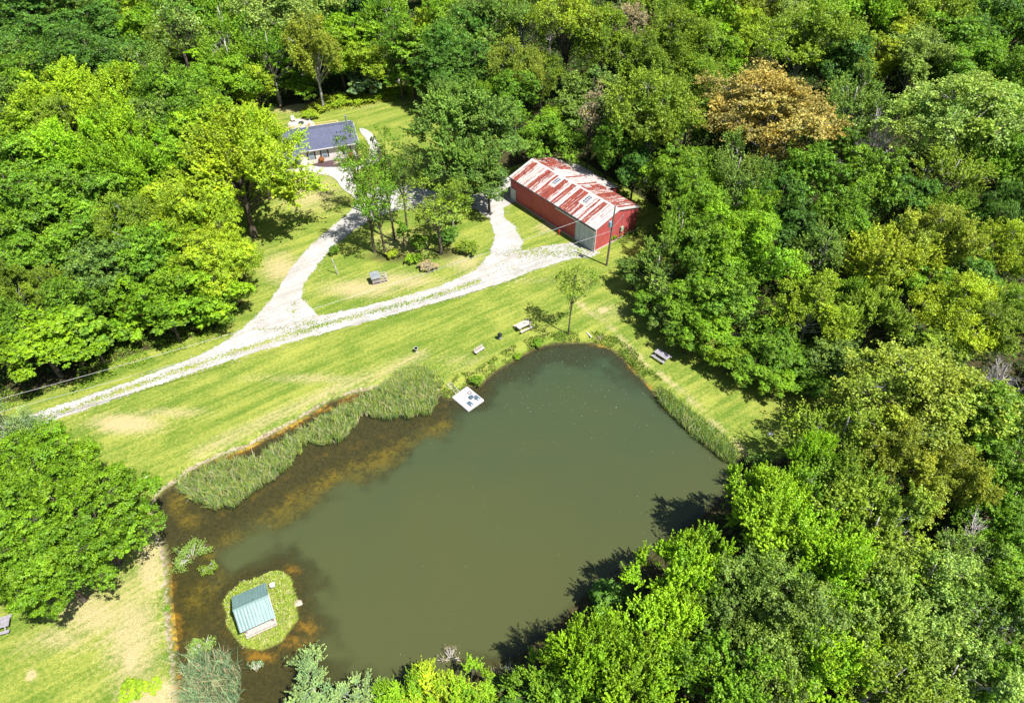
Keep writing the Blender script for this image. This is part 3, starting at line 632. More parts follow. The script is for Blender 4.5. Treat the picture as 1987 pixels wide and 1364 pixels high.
# kind, px, py of the crown centre, crown radius in px, colour, height m, [label]
T = [
 # left woods, top rows
 ('M', 60, 40, 62, 'deep', 16), ('F', 150, 22, 45, 'gg', 17), ('M', 185, 62, 52, 'deep', 16), ('B', 62, 118, 66, 'deep', 16), ('B', 195, 122, 66, 'deep', 16), ('M', 8, 150, 45, 'gg', 15),
 ('M', 265, 25, 38, 'lime2', 17), ('M', 278, 78, 36, 'lime', 16), ('F', 305, 112, 36, 'olive', 13), ('A', 335, 35, 45, 'green', 17), ('T', 368, 72, 44, 'pale', 19), ('N', 392, 25, 34, 'deep', 17),
 ('G', 432, 58, 50, 'green', 17), ('G', 452, 122, 50, 'green', 15), ('N', 405, 145, 34, 'lime', 12), ('F', 562, 30, 78, 'pale', 19, 'large pale golden tree at the top edge behind the house'), ('F', 608, 108, 44, 'gold', 16),
 ('G', 520, 105, 48, 'green', 15), ('M', 584, 158, 36, 'green', 6.5), ('M', 655, 92, 45, 'lime', 14), ('S', 132, 205, 68, 'lime2', 15), ('S', 205, 228, 60, 'lime2', 14), ('M', 62, 172, 44, 'green', 15),
 ('F', 10, 215, 42, 'gg', 14), ('M', 255, 195, 45, 'lime', 14), ('G', 275, 150, 42, 'gg', 14), ('B', 335, 190, 60, 'green', 15), ('M', 438, 168, 42, 'lime', 13), ('M', 490, 175, 36, 'lime2', 10),
 ('M', 68, 250, 45, 'lime', 13), ('F', 150, 252, 48, 'olive', 13), ('S', 235, 285, 62, 'lime', 14), ('S', 150, 312, 68, 'lime', 14), ('M', 35, 318, 55, 'green', 14), ('M', 28, 385, 56, 'green', 13),
 ('M', 95, 402, 58, 'green', 14), ('S', 262, 348, 56, 'lime', 13), ('M', 200, 390, 58, 'green', 13), ('M', 318, 322, 46, 'lime', 13), ('N', 352, 290, 30, 'green', 12), ('M', 388, 250, 52, 'green', 14),
 # the maple by the house and neighbours
 ('M', 300, 250, 40, 'gg', 13),
 ('F', 268, 445, 44, 'olive', 12), ('M', 330, 400, 50, 'lime2', 12), ('B', 385, 420, 62, 'lime2', 13), ('M', 60, 455, 60, 'green', 13), ('M', 158, 465, 60, 'green', 13), ('M', 35, 520, 46, 'green', 12),
 ('M', 195, 540, 56, 'gg', 12), ('M', 282, 500, 48, 'green', 12), ('B', 425, 500, 66, 'lime2', 12), ('M', 350, 480, 46, 'lime', 12), ('M', 285, 590, 52, 'lime', 9), ('M', 365, 560, 54, 'lime', 10), ('M', 430, 570, 42, 'lime', 8),
 ('F', 15, 560, 36, 'olive', 11), ('D', 50, 580, 30, 'deep', 9), ('D', 115, 560, 30, 'deep', 10), ('F', 100, 570, 36, 'olive', 10), ('M', 75, 665, 76, 'lime', 10), ('M', 150, 600, 44, 'green', 11),
 ('N', 165, 640, 34, 'green', 10), ('U', 245, 645, 40, 'lime', 4), ('U', 205, 655, 30, 'green', 4), ('M', 8, 640, 40, 'green', 11), ('N', 330, 620, 34, 'green', 7), ('U', 400, 610, 36, 'lime', 4.5),
 ('D', 700, 20, 30, 'deep', 15), ('A', 770, 90, 36, 'green', 16),
 # top middle
 ('B', 702, 28, 55, 'deep', 17), ('M', 690, 88, 46, 'lime', 14), ('M', 712, 125, 36, 'lime2', 11), ('G', 762, 55, 50, 'green', 17), ('N', 795, 108, 30, 'green', 14), ('M', 828, 62, 26, 'yel', 13),
 ('M', 862, 55, 36, 'lime', 15), ('U', 745, 142, 30, 'silver', 5), ('U', 704, 166, 32, 'silver', 5), ('M', 802, 140, 40, 'green', 9), ('B', 885, 95, 56, 'deep', 15), ('M', 850, 152, 50, 'deep', 11),
 ('F', 935, 58, 62, 'gg', 17), ('M', 922, 140, 46, 'deep', 13), ('M', 958, 165, 34, 'lime', 10), ('G', 1008, 45, 46, 'olive', 17), ('D', 1070, 12, 30, 'deep', 16), 
 ('F', 1165, 85, 48, 'olive', 16), ('F', 1008, 145, 44, 'gold', 14), ('M', 1000, 192, 42, 'green', 11), ('F', 1050, 150, 38, 'olive', 10), ('M', 1148, 190, 50, 'gg', 13), ('D', 1215, 40, 40, 'deep', 17), ('F', 1220, 75, 46, 'brown', 15),
 ('F', 1275, 40, 52, 'olive', 17), ('F', 1240, 135, 52, 'olive', 15), ('F', 1298, 92, 50, 'olive', 16), ('F', 1268, 235, 74, 'olive', 17, 'tall airy olive-green tree behind the barn back corner'), ('M', 1080, 235, 38, 'lime', 8),
 ('M', 1052, 265, 44, 'green', 10), ('T', 1145, 235, 36, 'brown', 15), ('M', 1180, 285, 42, 'green', 10), ('M', 1215, 255, 36, 'deep', 12), ('M', 1100, 280, 34, 'green', 8), ('M', 1232, 330, 32, 'deep', 9),
 # central trees
 ('S', 903, 243, 84, 'gg', 15, 'large round grey-green tree between house and barn'), ('M', 950, 270, 52, 'gg', 13, 'grey-green crown joined to the large round tree, barn side'), ('S', 900, 325, 54, 'gg', 10, 'lower grey-green tree over the gravel next to the barn'), ('M', 948, 355, 38, 'gg', 8, 'small grey-green tree overhanging the gravel by the barn corner'),
 # right woods top
 ('M', 1370, 50, 52, 'lime', 16), ('F', 1450, 28, 48, 'gold', 17), ('F', 1345, 112, 50, 'olive', 15), ('M', 1400, 112, 40, 'lime', 14), ('M', 1440, 85, 34, 'lime2', 15), ('G', 1515, 28, 42, 'pale', 16), ('F', 1560, 88, 64, 'olive', 17),
 ('M', 1622, 48, 38, 'lime', 16), ('S', 1690, 38, 54, 'lime', 17), ('S', 1798, 45, 60, 'olive', 16), ('B', 1890, 55, 48, 'deep', 16), ('S', 1962, 55, 52, 'green', 16), ('M', 1832, 105, 54, 'green', 15),
 ('M', 1748, 92, 38, 'yel', 14), ('M', 1692, 120, 38, 'yel', 13), ('M', 1640, 125, 44, 'deep', 14), ('F', 1775, 125, 50, 'pale', 14), ('B', 1880, 138, 60, 'green', 14), ('S', 1950, 150, 60, 'green', 14),
 ('M', 1500, 350, 40, 'deep', 9), ('F', 1500, 240, 102, 'tan', 17, 'big tan-orange leafed tree in the upper right woods'), ('F', 1342, 200, 46, 'olive', 15), ('M', 1385, 245, 38, 'deep', 13), ('G', 1655, 212, 48, 'gg', 14), ('D', 1735, 222, 66, 'deep', 20, 'bare grey dead tree between pale and grey-green crowns, upper right'),
 ('D', 1660, 315, 52, 'deep', 14, 'low bare grey dead tree just below right of the tan-orange tree'), ('F', 1845, 235, 88, 'pale', 17, 'large pale yellow-green airy tree in the right woods'), ('M', 1940, 240, 52, 'green', 13), ('S', 1955, 330, 54, 'green', 12), ('G', 1830, 350, 50, 'olive', 12),
 ('B', 1358, 380, 60, 'green', 12.5), ('G', 1425, 350, 48, 'gg', 14), ('M', 1560, 362, 50, 'green', 13), ('M', 1685, 362, 54, 'green', 14), ('M', 1508, 402, 40, 'deep', 12), ('M', 1462, 428, 36, 'lime', 13), ('M', 1635, 425, 42, 'green', 12),
 ('F', 1808, 480, 64, 'gold', 15, 'golden-tan rounded tree in the middle of the right woods'), ('B', 1955, 415, 46, 'deep', 12), ('M', 1760, 400, 40, 'deep', 11),
 # right woods by the barn and lawn
 ('M', 1352, 352, 46, 'green', 11), ('G', 1320, 458, 44, 'green', 12), ('G', 1275, 515, 50, 'gg', 9, 'grey-green tree at the lawn edge nearest the utility pole'), ('B', 1440, 480, 76, 'lime', 15, 'tall lime-green tree fronting the right woods beside the lawn'), ('M', 1360, 500, 56, 'green', 13),
 ('M', 1405, 570, 58, 'green', 11), ('M', 1345, 585, 46, 'green', 9), ('M', 1375, 645, 42, 'lime', 7), ('M', 1540, 455, 50, 'deep', 12), ('M', 1615, 440, 40, 'green', 12), ('G', 1595, 500, 50, 'gg', 12), ('S', 1722, 520, 70, 'yel', 13),
 ('F', 1575, 605, 66, 'yel', 12, 'feathery yellow-green tree above the lawn tip'), ('D', 1455, 640, 32, 'deep', 7), ('M', 1490, 665, 42, 'green', 8), ('M', 1540, 700, 38, 'green', 6), ('M', 1610, 700, 42, 'gg', 7), ('U', 1632, 735, 26, 'silver', 4),
 ('M', 1790, 560, 40, 'green', 10), ('S', 1700, 620, 52, 'olive', 11), ('F', 1848, 615, 58, 'yel', 12), ('F', 1905, 650, 50, 'olive', 11), ('M', 1885, 520, 46, 'deep', 10), ('F', 1960, 500, 44, 'yel', 12), ('S', 1650, 590, 40, 'green', 10),
 ('F', 1800, 780, 106, 'gold', 14, 'large golden-olive tree in the right woods beside the dark clearing'), ('G', 1640, 845, 64, 'olive', 11, 'olive tree casting shade on the tip of the right lawn'), ('F', 1735, 900, 62, 'gold', 12), ('M', 1930, 835, 66, 'green', 13),
 ('D', 1968, 700, 44, 'deep', 12), ('F', 1835, 945, 60, 'gold', 12), ('M', 1945, 930, 44, 'green', 11), ('F', 1960, 610, 40, 'olive', 11), ('M', 1820, 680, 44, 'olive', 9),
 # low edge of the right woods along the lawn
 ('M', 1262, 580, 32, 'green', 5), ('M', 1300, 618, 34, 'gg', 5), ('M', 1332, 655, 32, 'green', 4.5), ('M', 1415, 690, 34, 'lime', 5), ('M', 1462, 712, 32, 'green', 5), ('M', 1510, 742, 30, 'lime', 4.5), ('M', 1230, 530, 28, 'gg', 5), ('M', 1580, 745, 30, 'green', 4),
 # bottom right
 ('S', 1490, 985, 66, 'lime', 12), ('S', 1575, 905, 44, 'lime', 11), ('S', 1500, 1055, 86, 'lime', 12), ('S', 1322, 1128, 72, 'lime', 12, 'bright spiky lime-green tree reaching over the pond'), ('S', 1275, 1240, 78, 'lime', 11), ('S', 1130, 1275, 58, 'lime', 11, 'narrow spiky green tree leaning out beside the dark pond corner'),
 ('B', 1480, 1215, 112, 'gg', 14, 'dense grey-green tree amid lime ones, lower right'), ('G', 1700, 1045, 84, 'olive', 13), ('S', 1650, 985, 62, 'olive', 12), ('S', 1625, 1120, 80, 'lime', 13), ('S', 1700, 1210, 76, 'pale', 12), ('D', 1925, 1045, 76, 'deep', 12, 'bare grey dead tree leaning at the right edge above the lower corner'),
 ('G', 1800, 1130, 66, 'pale', 11), ('G', 1895, 1240, 72, 'gg', 11), ('M', 1960, 1180, 60, 'green', 10), ('S', 1600, 1310, 84, 'lime', 12), ('S', 1415, 1325, 84, 'green', 12), ('G', 1845, 1335, 76, 'pale', 11), ('M', 1950, 1340, 60, 'green', 10), ('G', 1710, 1320, 72, 'olive', 12),
 ('S', 1225, 1355, 76, 'lime', 11), ('M', 1120, 1370, 60, 'green', 8), ('G', 1560, 985, 56, 'green', 11),
 # bottom and lower left
 ('G', 1965, 985, 52, 'green', 9), ('M', 1980, 1100, 46, 'green', 9), ('G', 1885, 1100, 46, 'gg', 8), ('S', 1905, 985, 44, 'green', 8),
 ('S', 1052, 1335, 46, 'green', 6), ('M', 1010, 1385, 40, 'deep', 5), ('N', 1185, 1165, 34, 'deep', 4),
 ('G', 605, 1345, 54, 'silver', 3.8, 'silvery pale-green willow shrub at the near shore below the island'), ('G', 690, 1360, 44, 'silver', 3.5), ('S', 850, 1360, 60, 'lime2', 4.0, 'vivid yellow-green upright-shooted shrub tree at the bottom shore'), ('S', 905, 1362, 52, 'lime', 4.5), ('S', 780, 1365, 44, 'lime', 4),
 ('L', 55, 935, 100, 'walnut', 12, 'wide layered green tree nearest the drive entrance, left of the pond'), ('L', 165, 1010, 108, 'walnut', 13, 'wide layered green tree reaching to the pond bank at left'), ('L', 95, 1092, 94, 'walnut', 12, 'wide layered green tree over the wooden deck at the left edge'),
 ('M', 12, 1040, 80, 'walnut', 12, 'rich green crown cut by the left edge beside the layered trees'), ('G', 25, 845, 42, 'silver', 11, 'silvery pale tree at the left edge by the drive entrance'),
]
blockers = []
for i, t in enumerate(T):
    kind, px, py, r, col, Ht = t[:6]
    if py < 450 and kind != 'U': Ht *= 1.17
    zc = Ht * (.60 if kind not in 'U' else .5); c = U(px, py, zc)
    d = math.sqrt(c.x ** 2 + c.y ** 2 + (CAMH - zc) ** 2); R = r * d / F * 1.12
    grp = 'trees of the left woods' if px < 520 and py < 780 else 'trees of the right woods' if px > 1180 else 'trees behind the house and barn' if py < 300 else 'trees around the pond and drive'
    lab = t[6] if len(t) > 6 else auto_label(kind, col, px, py, r)
    used_labels.add(lab)
    nv = {'M': 4, 'B': 2, 'S': 3, 'L': 2, 'A': 2, 'G': 2, 'F': 3, 'N': 2, 'U': 2, 'T': 1, 'D': 3}[kind]
    plant(kind, i % nv, c.x, c.y, R, Ht, col, lab, grp)
    blockers.append((c.x, c.y, R))

# trees whose trunks meet the ground in the open: placed by their base
def by_base(kind, var, bx, by, R, Ht, col, label, group='trees around the pond and drive'):
    b = U(bx, by); used_labels.add(label); blockers.append((b.x, b.y, R)); return plant(kind, var, b.x, b.y, R, Ht, col, label, group)
by_base('S', 0, 494, 460, 9.3, 17.5, 'lime2', 'big bright maple with visible trunk on the lawn by the house', 'maples by the house')
by_base('S', 1, 524, 386, 6.6, 16.5, 'lime2', 'bright maple between the big one and the house front', 'maples by the house')
by_base('M', 1, 452, 372, 6.8, 17, 'lime', 'bright maple behind the big one, overhanging the left house roof', 'maples by the house')
by_base('M', 3, 425, 330, 5.5, 14, 'green', 'green tree left of the house roof behind the maples', 'maples by the house')
by_base('Y', 0, 1094, 195, 8.0, 21, 'yel', 'golden-green tree at top centre with a forked dark trunk')
by_base('A', 0, 727, 490, 3.9, 16, 'green', 'slim open tree on the drive island, leftmost of its trunk cluster', 'open trees on the drive island')
by_base('A', 1, 748, 496, 3.7, 15, 'green', 'open tree on the drive island with thick leaning grey trunk', 'open trees on the drive island')
by_base('A', 0, 766, 466, 3.6, 19, 'green', 'tallest open tree among the drive island trunks', 'open trees on the drive island')
by_base('A', 1, 790, 442, 3.3, 15, 'gg', 'dark-stemmed open tree at the back of the drive island', 'open trees on the drive island')
by_base('A', 1, 705, 412, 3.3, 15, 'green', 'thin tree beside the concrete path at the loop of the drive')
by_base('M', 2, 1292, 429, 4.2, 14, 'green', 'green tree shading the far back corner of the barn roof', 'trees of the right woods')
by_base('N', 0, 784, 482, 1.3, 5, 'green', 'ivy covered stump standing among the drive island trees')
by_base('A', 1, 856, 492, 5.6, 13, 'olive', 'rounded olive tree at the barn end of the drive island')
by_base('G', 0, 880, 440, 3.2, 7.5, 'olive', 'smaller olive tree over the parked blue car')
by_base('T', 0, 1103, 648, 3.4, 12.2, 'olive', 'sparse slender tree at the pond head casting a thin shadow')
for bx, by, R, h, c, l in [(800, 508, 1.3, 1.3, 'lime', 'lime bush under the drive island trees, next to brown brush'), (760, 500, 1.1, 1.2, 'yel', 'yellow-green bush at the foot of the island trees'),
    (830, 520, 1.5, 1.0, 'brown', 'dry brown brush on the drive island'), (905, 490, 2.0, 1.6, 'olive', 'olive bush at the edge of the drive island facing the barn'), (815, 480, 1.7, 2.0, 'green', 'green bush in the shade of the island trees'), (870, 470, 2.0, 2.2, 'deep', 'dark bush beneath the rounded olive tree'),
    (652, 495, .8, 1.6, 'green', 'small vine-covered bush around the leaning post'), (923, 740, .95, 1.0, 'green', 'round bush on the pond bank right of the white float'),
    (1042, 668, .8, .9, 'green', 'low green bush on the bank below the first picnic table'), (1005, 690, .6, .6, 'lime', 'small bright bush on the bank right of the slatted bench'), (1465, 895, 1.5, 1.4, 'gg', 'grey-green bush at the shaded lawn tip by the reeds'),
    (640, 205, 2.0, 1.8, 'yel', 'yellow-green bush behind the house beside the bare patch'), (1188, 468, .7, 1.2, 'lime', 'small yellow-green bush against the barn gable end'), (265, 1340, 1.3, .7, 'lime2', 'low yellow-green bush on the lower left lawn'),
    (300, 1335, .8, .5, 'yel', 'small yellow bush near the lower left shore'), (323, 1178, .35, .4, 'green', 'tiny green clump on the left pond edge'),
    (1110, 1245, 1.2, 1.8, 'deep', 'dark bush in the shaded pond corner'), (1165, 1165, 1.6, 2.0, 'deep', 'dark bush under the trees at the right shore'), (960, 1335, 1.0, 1.5, 'gg', 'dull bush between the shoots and the dark pond corner')]:
    used_labels.add(l); plant('U', 0 if len(l) % 2 else 1, *U(bx, by)[:2], R, h, COL and c, l, 'bushes')

# the fresh green hedge of brambles behind the house
for k, (bx, by) in enumerate([(603, 228), (625, 214), (650, 208), (672, 204), (694, 203), (712, 200), (730, 194), (748, 186), (765, 182), (783, 180), (660, 195), (700, 186), (735, 178)]):
    nm = ['lowest left', 'second from the house', 'third', 'fourth', 'fifth', 'sixth', 'seventh', 'eighth', 'ninth', 'farthest right', 'back left', 'back middle', 'back right'][k]
    plant('U', k % 2, *U(bx, by)[:2], 1.9, 1.3, 'yel' if k % 2 else 'lime2', f"bright bramble mound behind the house, {nm} in its band", 'bramble mounds behind the house')

# fill the woods between the listed crowns with lower trees
cand = rng.uniform([-175, 10], [175, 250], (9000, 2))
Xp, Yp = to_px(cand[:, 0], cand[:, 1], 8.0)
ok = (sdist(cand, LAWN) < -2.2) & (sdist(cand, POND) < -1.5) & (Xp > -160) & (Xp < 2150) & (Yp > -70) & (Yp < 1420) & (np.abs(sdist(cand, ROAD_OUT)) > 3)
bl = np.array(blockers); added = []; nfill = 0
clear = poly_xy([(1640, 700), (1720, 690), (1700, 800), (1620, 820)])
barnc = U(1120, 400)
for (x, y), X_, Y_ in zip(cand[ok], Xp[ok], Yp[ok]):
    if nfill >= 105: break
    dd = np.hypot(bl[:, 0] - x, bl[:, 1] - y)
    if (dd < bl[:, 2] * .80 + 1.3).any(): continue
    if any(math.hypot(x - a, y - b) < 7.0 for a, b in added): continue
    if inside(np.array([[x, y]]), clear)[0] or math.hypot(x - 9.5, y - 97) < 15.5 or (-47 > x > -62 and 108 < y < 125) or math.hypot(x - 24, y - 88) < 9: continue
    added.append((x, y)); nfill += 1
    kind = 'MGSNM'[int(rng.integers(0, 5))]; col = ['green', 'deep', 'lime', 'gg', 'olive', 'green'][int(rng.integers(0, 6))]; R = rng.uniform(3.4, 5.2) if kind != 'N' else 2.6
    Ht = rng.uniform(8.5, 12) if Y_ > 60 else rng.uniform(12, 15)
    grp = 'trees of the left woods' if X_ < 520 and Y_ < 780 else 'trees of the right woods' if X_ > 1180 else 'trees behind the house and barn' if Y_ < 300 else 'trees around the pond and drive'
    plant(kind, int(rng.integers(0, 2)), x, y, R, Ht, col, auto_label(kind, col, X_, Y_, R * 8), grp)
print("trees listed", len(T), "filled", nfill)
# ------------------------------------------------------------------ blades, weeds and floating bits (stuff)
def scatter(poly, dens, seed=1):
    r = np.random.default_rng(seed); lo, hi = poly.min(0), poly.max(0)
    n = int((hi - lo).prod() * dens); p = r.uniform(lo, hi, (n, 2)); return p[inside(p, poly)], r
def pick(r, n, cols, w):
    c = np.array(cols)[r.choice(len(cols), n, p=w)]; return c * r.uniform(.7, 1.3, (n, 1))
def blades(name, P2, zb, h, w, lean, cols, wts, r, label=None):
    n = len(P2); h = h * r.uniform(.6, 1.2, n); a = r.uniform(0, 6.28, n); L = np.abs(r.normal(size=n)) * lean * h; la = r.uniform(0, 6.28, n)
    b = np.concatenate([P2, np.broadcast_to(zb, (n,))[:, None]], 1); s = np.stack([np.cos(a), np.sin(a), a * 0], 1) * w / 2
    m = b + np.stack([np.cos(la) * L * .35, np.sin(la) * L * .35, h * .6], 1); t = b + np.stack([np.cos(la) * L, np.sin(la) * L, h * .97], 1)
    V = np.stack([b - s, b + s, m + s, m - s, t + s * .25, t - s * .25], 1).reshape(-1, 3)
    k = np.arange(n)[:, None] * 6; Fq = np.concatenate([k + [0, 1, 2, 3], k + [3, 2, 4, 5]], 1).reshape(-1, 4)
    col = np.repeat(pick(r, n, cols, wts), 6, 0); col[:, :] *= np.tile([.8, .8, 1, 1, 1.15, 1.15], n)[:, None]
    o = put(name, mesh_np(name, V, Fq, M['blade'], {"col": ('POINT', col)})); return tag(o, label, 'reeds' if 'reed' in name else 'grass', kind='stuff')
RC = [(.24, .38, .08), (.44, .50, .10), (.17, .30, .12), (.62, .54, .36)]
N_REED = poly_xy([(340, 948), (352, 926), (372, 924), (405, 908), (440, 892), (500, 890), (530, 868), (575, 842), (625, 812), (665, 790), (700, 775), (738, 750), (775, 722), (810, 712), (845, 722), (862, 750), (850, 785), (838, 805),
    (790, 812), (750, 816), (708, 808), (690, 828), (665, 858), (625, 866), (600, 858), (570, 900), (535, 930), (500, 952), (455, 985), (420, 990), (385, 980), (362, 962)], WL)
def keepnz(p, t, s=.25): return p[wob(p[:, 0], p[:, 1], s) > t]
p, r = scatter(N_REED, 190, 3); p = p[(wob(p[:, 0], p[:, 1], .45) + .7 * wob(p[:, 0], p[:, 1], 1.4) > -.50) & (sdist(p, N_REED) + .55 * wob(p[:, 0] + 5, p[:, 1], .5) + .35 * wob(p[:, 0], p[:, 1], 1.6) > .1)]
blades("reeds", p, WL - .1, 1.0, .045, .42, RC, [.36, .32, .16, .16], r, 'long bed of grey-green cattails along the lawn side of the pond')
p, r = scatter(poly_xy([(1278, 752), (1300, 770), (1340, 800), (1378, 828), (1405, 850), (1432, 880), (1425, 905), (1405, 898), (1385, 880), (1345, 850), (1310, 815), (1275, 780)], WL), 110, 4)
blades("reeds", p, WL - .1, 1.2, .05, .3, RC, [.5, .2, .2, .1], r, 'strip of dark green reeds on the right bank by the lawn')
p, r = scatter(poly_xy([(358, 1290), (375, 1268), (410, 1262), (445, 1275), (470, 1300), (468, 1345), (455, 1400), (352, 1400)], WL), 120, 5); p = p[wob(p[:, 0], p[:, 1], .6) > -.45]
blades("reeds", p, WL - .1, 1.25, .045, .5, [(.20, .33, .17), (.34, .46, .22), (.58, .42, .24)], [.45, .36, .19], r, 'clump of bluish reeds at the lower left shore')
p, r = scatter(poly_xy([(948, 1312), (970, 1298), (995, 1310), (990, 1335), (955, 1338)], WL), 90, 6)
blades("reeds", p, WL - .1, 1.3, .06, .3, [(.16, .22, .12), (.42, .34, .25)], [.7, .3], r, 'small grey reed clump at the dark pond corner')
# tall grass: banks, island, verges
isl_p = ISLE[:, :]
p, r = scatter(isl_p, 420, 8); hut = np.array([-24.2, 29.2]); q_ = (p - hut) @ np.array([[.891, -.454], [.454, .891]])
p = p[~((np.abs(q_[:, 0]) < 1.3) & (np.abs(q_[:, 1]) < 1.6)) & (sdist(p, ISLE) > -.12)]
blades("island_grass", p, ground_z(p) - .03, .22, .045, .6, [(.30, .46, .03), (.46, .54, .07), (.60, .56, .30)], [.45, .27, .28], r, 'tufted bright grass covering the small island')
def bank_pts(lo, hi, dens, seed, xr=None):
    r = np.random.default_rng(seed); l, h = POND.min(0) - 2, POND.max(0) + 2
    p = r.uniform(l, h, (int((h - l).prod() * dens), 2)); d = sdist(p, POND); p = p[(d > lo) & (d < hi)]
    X, Y = to_px(p[:, 0], p[:, 1], -.3); m = xr(X, Y); return p[m], r
p, r = bank_pts(-1.6, .2, 60, 9, lambda X, Y: ((X > 835) & (X < 1330) & (Y < 860)) ); p = keepnz(p, -.15, .22)
blades("bank_grass", p, ground_z(p) - .03, .42, .07, .5, [(.12, .24, .02), (.20, .28, .03), (.36, .30, .15)], [.5, .3, .2], r, 'rough grass fringe along the pond head bank')
p, r = bank_pts(-.9, .1, 30, 10, lambda X, Y: (X < 840) & (Y < 1364)); p = keepnz(p, .25, .3)
blades("bank_grass", p, ground_z(p) - .03, .25, .06, .5, [(.14, .25, .02), (.36, .32, .18)], [.6, .4], r, 'sparse grass tufts on the muddy left bank')
# leafy weeds
def weeds(name, poly, dens, h, cols, seed, label, thr=-.6, size=.16):
    p, r = scatter(poly, dens, seed); p = keepnz(p, thr, .2); n = len(p); top = h * (.55 + .45 * wob(p[:, 0], p[:, 1], .35))
    z = ground_z(p) + top * r.uniform(.25, 1, n) ** .6; N = rand_dirs(n, r, 1.0); P3 = np.concatenate([p, z[:, None]], 1)
    t = np.cross(N, r.normal(size=(n, 3))); t /= np.linalg.norm(t, axis=1)[:, None]; b = np.cross(N, t); s = (size * r.uniform(.6, 1.4, n))[:, None]
    V = np.stack([P3 - t * s * .5, P3 + b * s * .4, P3 + t * s * .5, P3 - b * s * .4], 1).reshape(-1, 3)
    col = np.repeat(pick(r, n, cols, np.ones(len(cols)) / len(cols)), 4, 0)
    return tag(put(name, mesh_np(name, V, np.arange(4 * n).reshape(-1, 4), M['blade'], {"col": ('POINT', col)})), label, 'weeds', kind='stuff')
GR = [(.16, .32, .02), (.24, .36, .02), (.12, .25, .02), (.30, .38, .04)]
weeds("undergrowth", poly_xy([(140, 770), (150, 725), (200, 680), (240, 640), (330, 640), (430, 610), (470, 580), (440, 650), (390, 672), (330, 690), (240, 725), (170, 755)]), 55, 1.0, GR, 11, 'leafy weeds along the foot of the left woods by the drive', -.45)
weeds("undergrowth", poly_xy([(-60, 800), (20, 760), (130, 750), (60, 780), (-60, 830)]), 45, .8, GR, 12, 'weeds beside the drive entrance at the left edge')
weeds("undergrowth", poly_xy([(590, 232), (640, 218), (700, 212), (740, 200), (790, 190), (830, 195), (830, 172), (770, 165), (700, 180), (620, 195), (585, 215)]), 40, 1.0, [(.46, .48, .03), (.32, .44, .02), (.40, .46, .05)], 13, 'yellow-green brambles edging the back lawn behind the house')
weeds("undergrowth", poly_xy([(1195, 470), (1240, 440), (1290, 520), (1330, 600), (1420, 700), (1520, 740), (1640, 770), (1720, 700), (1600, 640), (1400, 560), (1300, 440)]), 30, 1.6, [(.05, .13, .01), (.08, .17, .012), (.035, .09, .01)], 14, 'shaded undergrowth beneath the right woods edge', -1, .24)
p_, r_ = scatter(poly_xy([(-50, -20), (2040, -20), (2040, 1400), (900, 1420), (1100, 1290), (1460, 930), (1640, 840), (1250, 440), (820, 170), (560, 190), (400, 380), (470, 600), (-60, 790)]), 1.6, 15)
p_ = p_[(sdist(p_, LAWN) < -.5) & (sdist(p_, POND) < -.5)]
n = len(p_) * 6; pp = np.repeat(p_, 6, 0) + r_.normal(size=(n, 2)) * .45; zz = r_.uniform(.1, 1.3, n) * np.repeat(.5 + .5 * np.abs(wob(p_[:, 0], p_[:, 1], .1)), 6)
P3 = np.concatenate([pp, zz[:, None]], 1); Nn = rand_dirs(n, r_, .9); t = np.cross(Nn, r_.normal(size=(n, 3))); t /= np.linalg.norm(t, axis=1)[:, None]; b = np.cross(Nn, t); s = (.42 * r_.uniform(.6, 1.4, n))[:, None]
V = np.stack([P3 - t * s * .5, P3 + b * s * .4, P3 + t * s * .5, P3 - b * s * .4], 1).reshape(-1, 3)
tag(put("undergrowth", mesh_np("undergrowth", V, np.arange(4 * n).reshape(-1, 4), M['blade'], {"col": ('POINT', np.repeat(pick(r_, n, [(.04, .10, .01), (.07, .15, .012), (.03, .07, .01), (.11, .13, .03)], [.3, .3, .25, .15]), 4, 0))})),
    'low leafy ground cover on the forest floor', 'ground cover', kind='stuff')
# pollen and leaf flecks on the water
r = np.random.default_rng(21); c_ = np.array([U(1090, 730, WL)[:2]]); p = r.normal(size=(520, 2)) * [9, 5.5] + c_ + [-2, 0]; p2 = r.uniform(POND.min(0), POND.max(0), (160, 2)); p = np.concatenate([p, p2]); p = p[(sdist(p, POND) > .3) & (sdist(p, ISLE) < -.5)]
n = len(p); s = r.uniform(.015, .042, n) * np.where(r.random(n) < .12, 1.7, 1); a = r.uniform(0, 6.28, n); ca, sa = np.cos(a) * s, np.sin(a) * s; z0 = np.full(n, WL + .006)
V = np.stack([np.stack([p[:, 0] + ca, p[:, 1] + sa, z0], 1), np.stack([p[:, 0] - sa * .7, p[:, 1] + ca * .7, z0], 1), np.stack([p[:, 0] - ca, p[:, 1] - sa, z0], 1), np.stack([p[:, 0] + sa * .7, p[:, 1] - ca * .7, z0], 1)], 1).reshape(-1, 3)
tag(put("floating_flecks", mesh_np("floating_flecks", V, np.arange(4 * n).reshape(-1, 4), M['blade'], {"col": ('POINT', np.repeat(pick(r, n, [(.5, .52, .45), (.35, .34, .22)], [.6, .4]), 4, 0))})), 'scattered pale flecks floating on the pond', 'debris', kind='stuff')

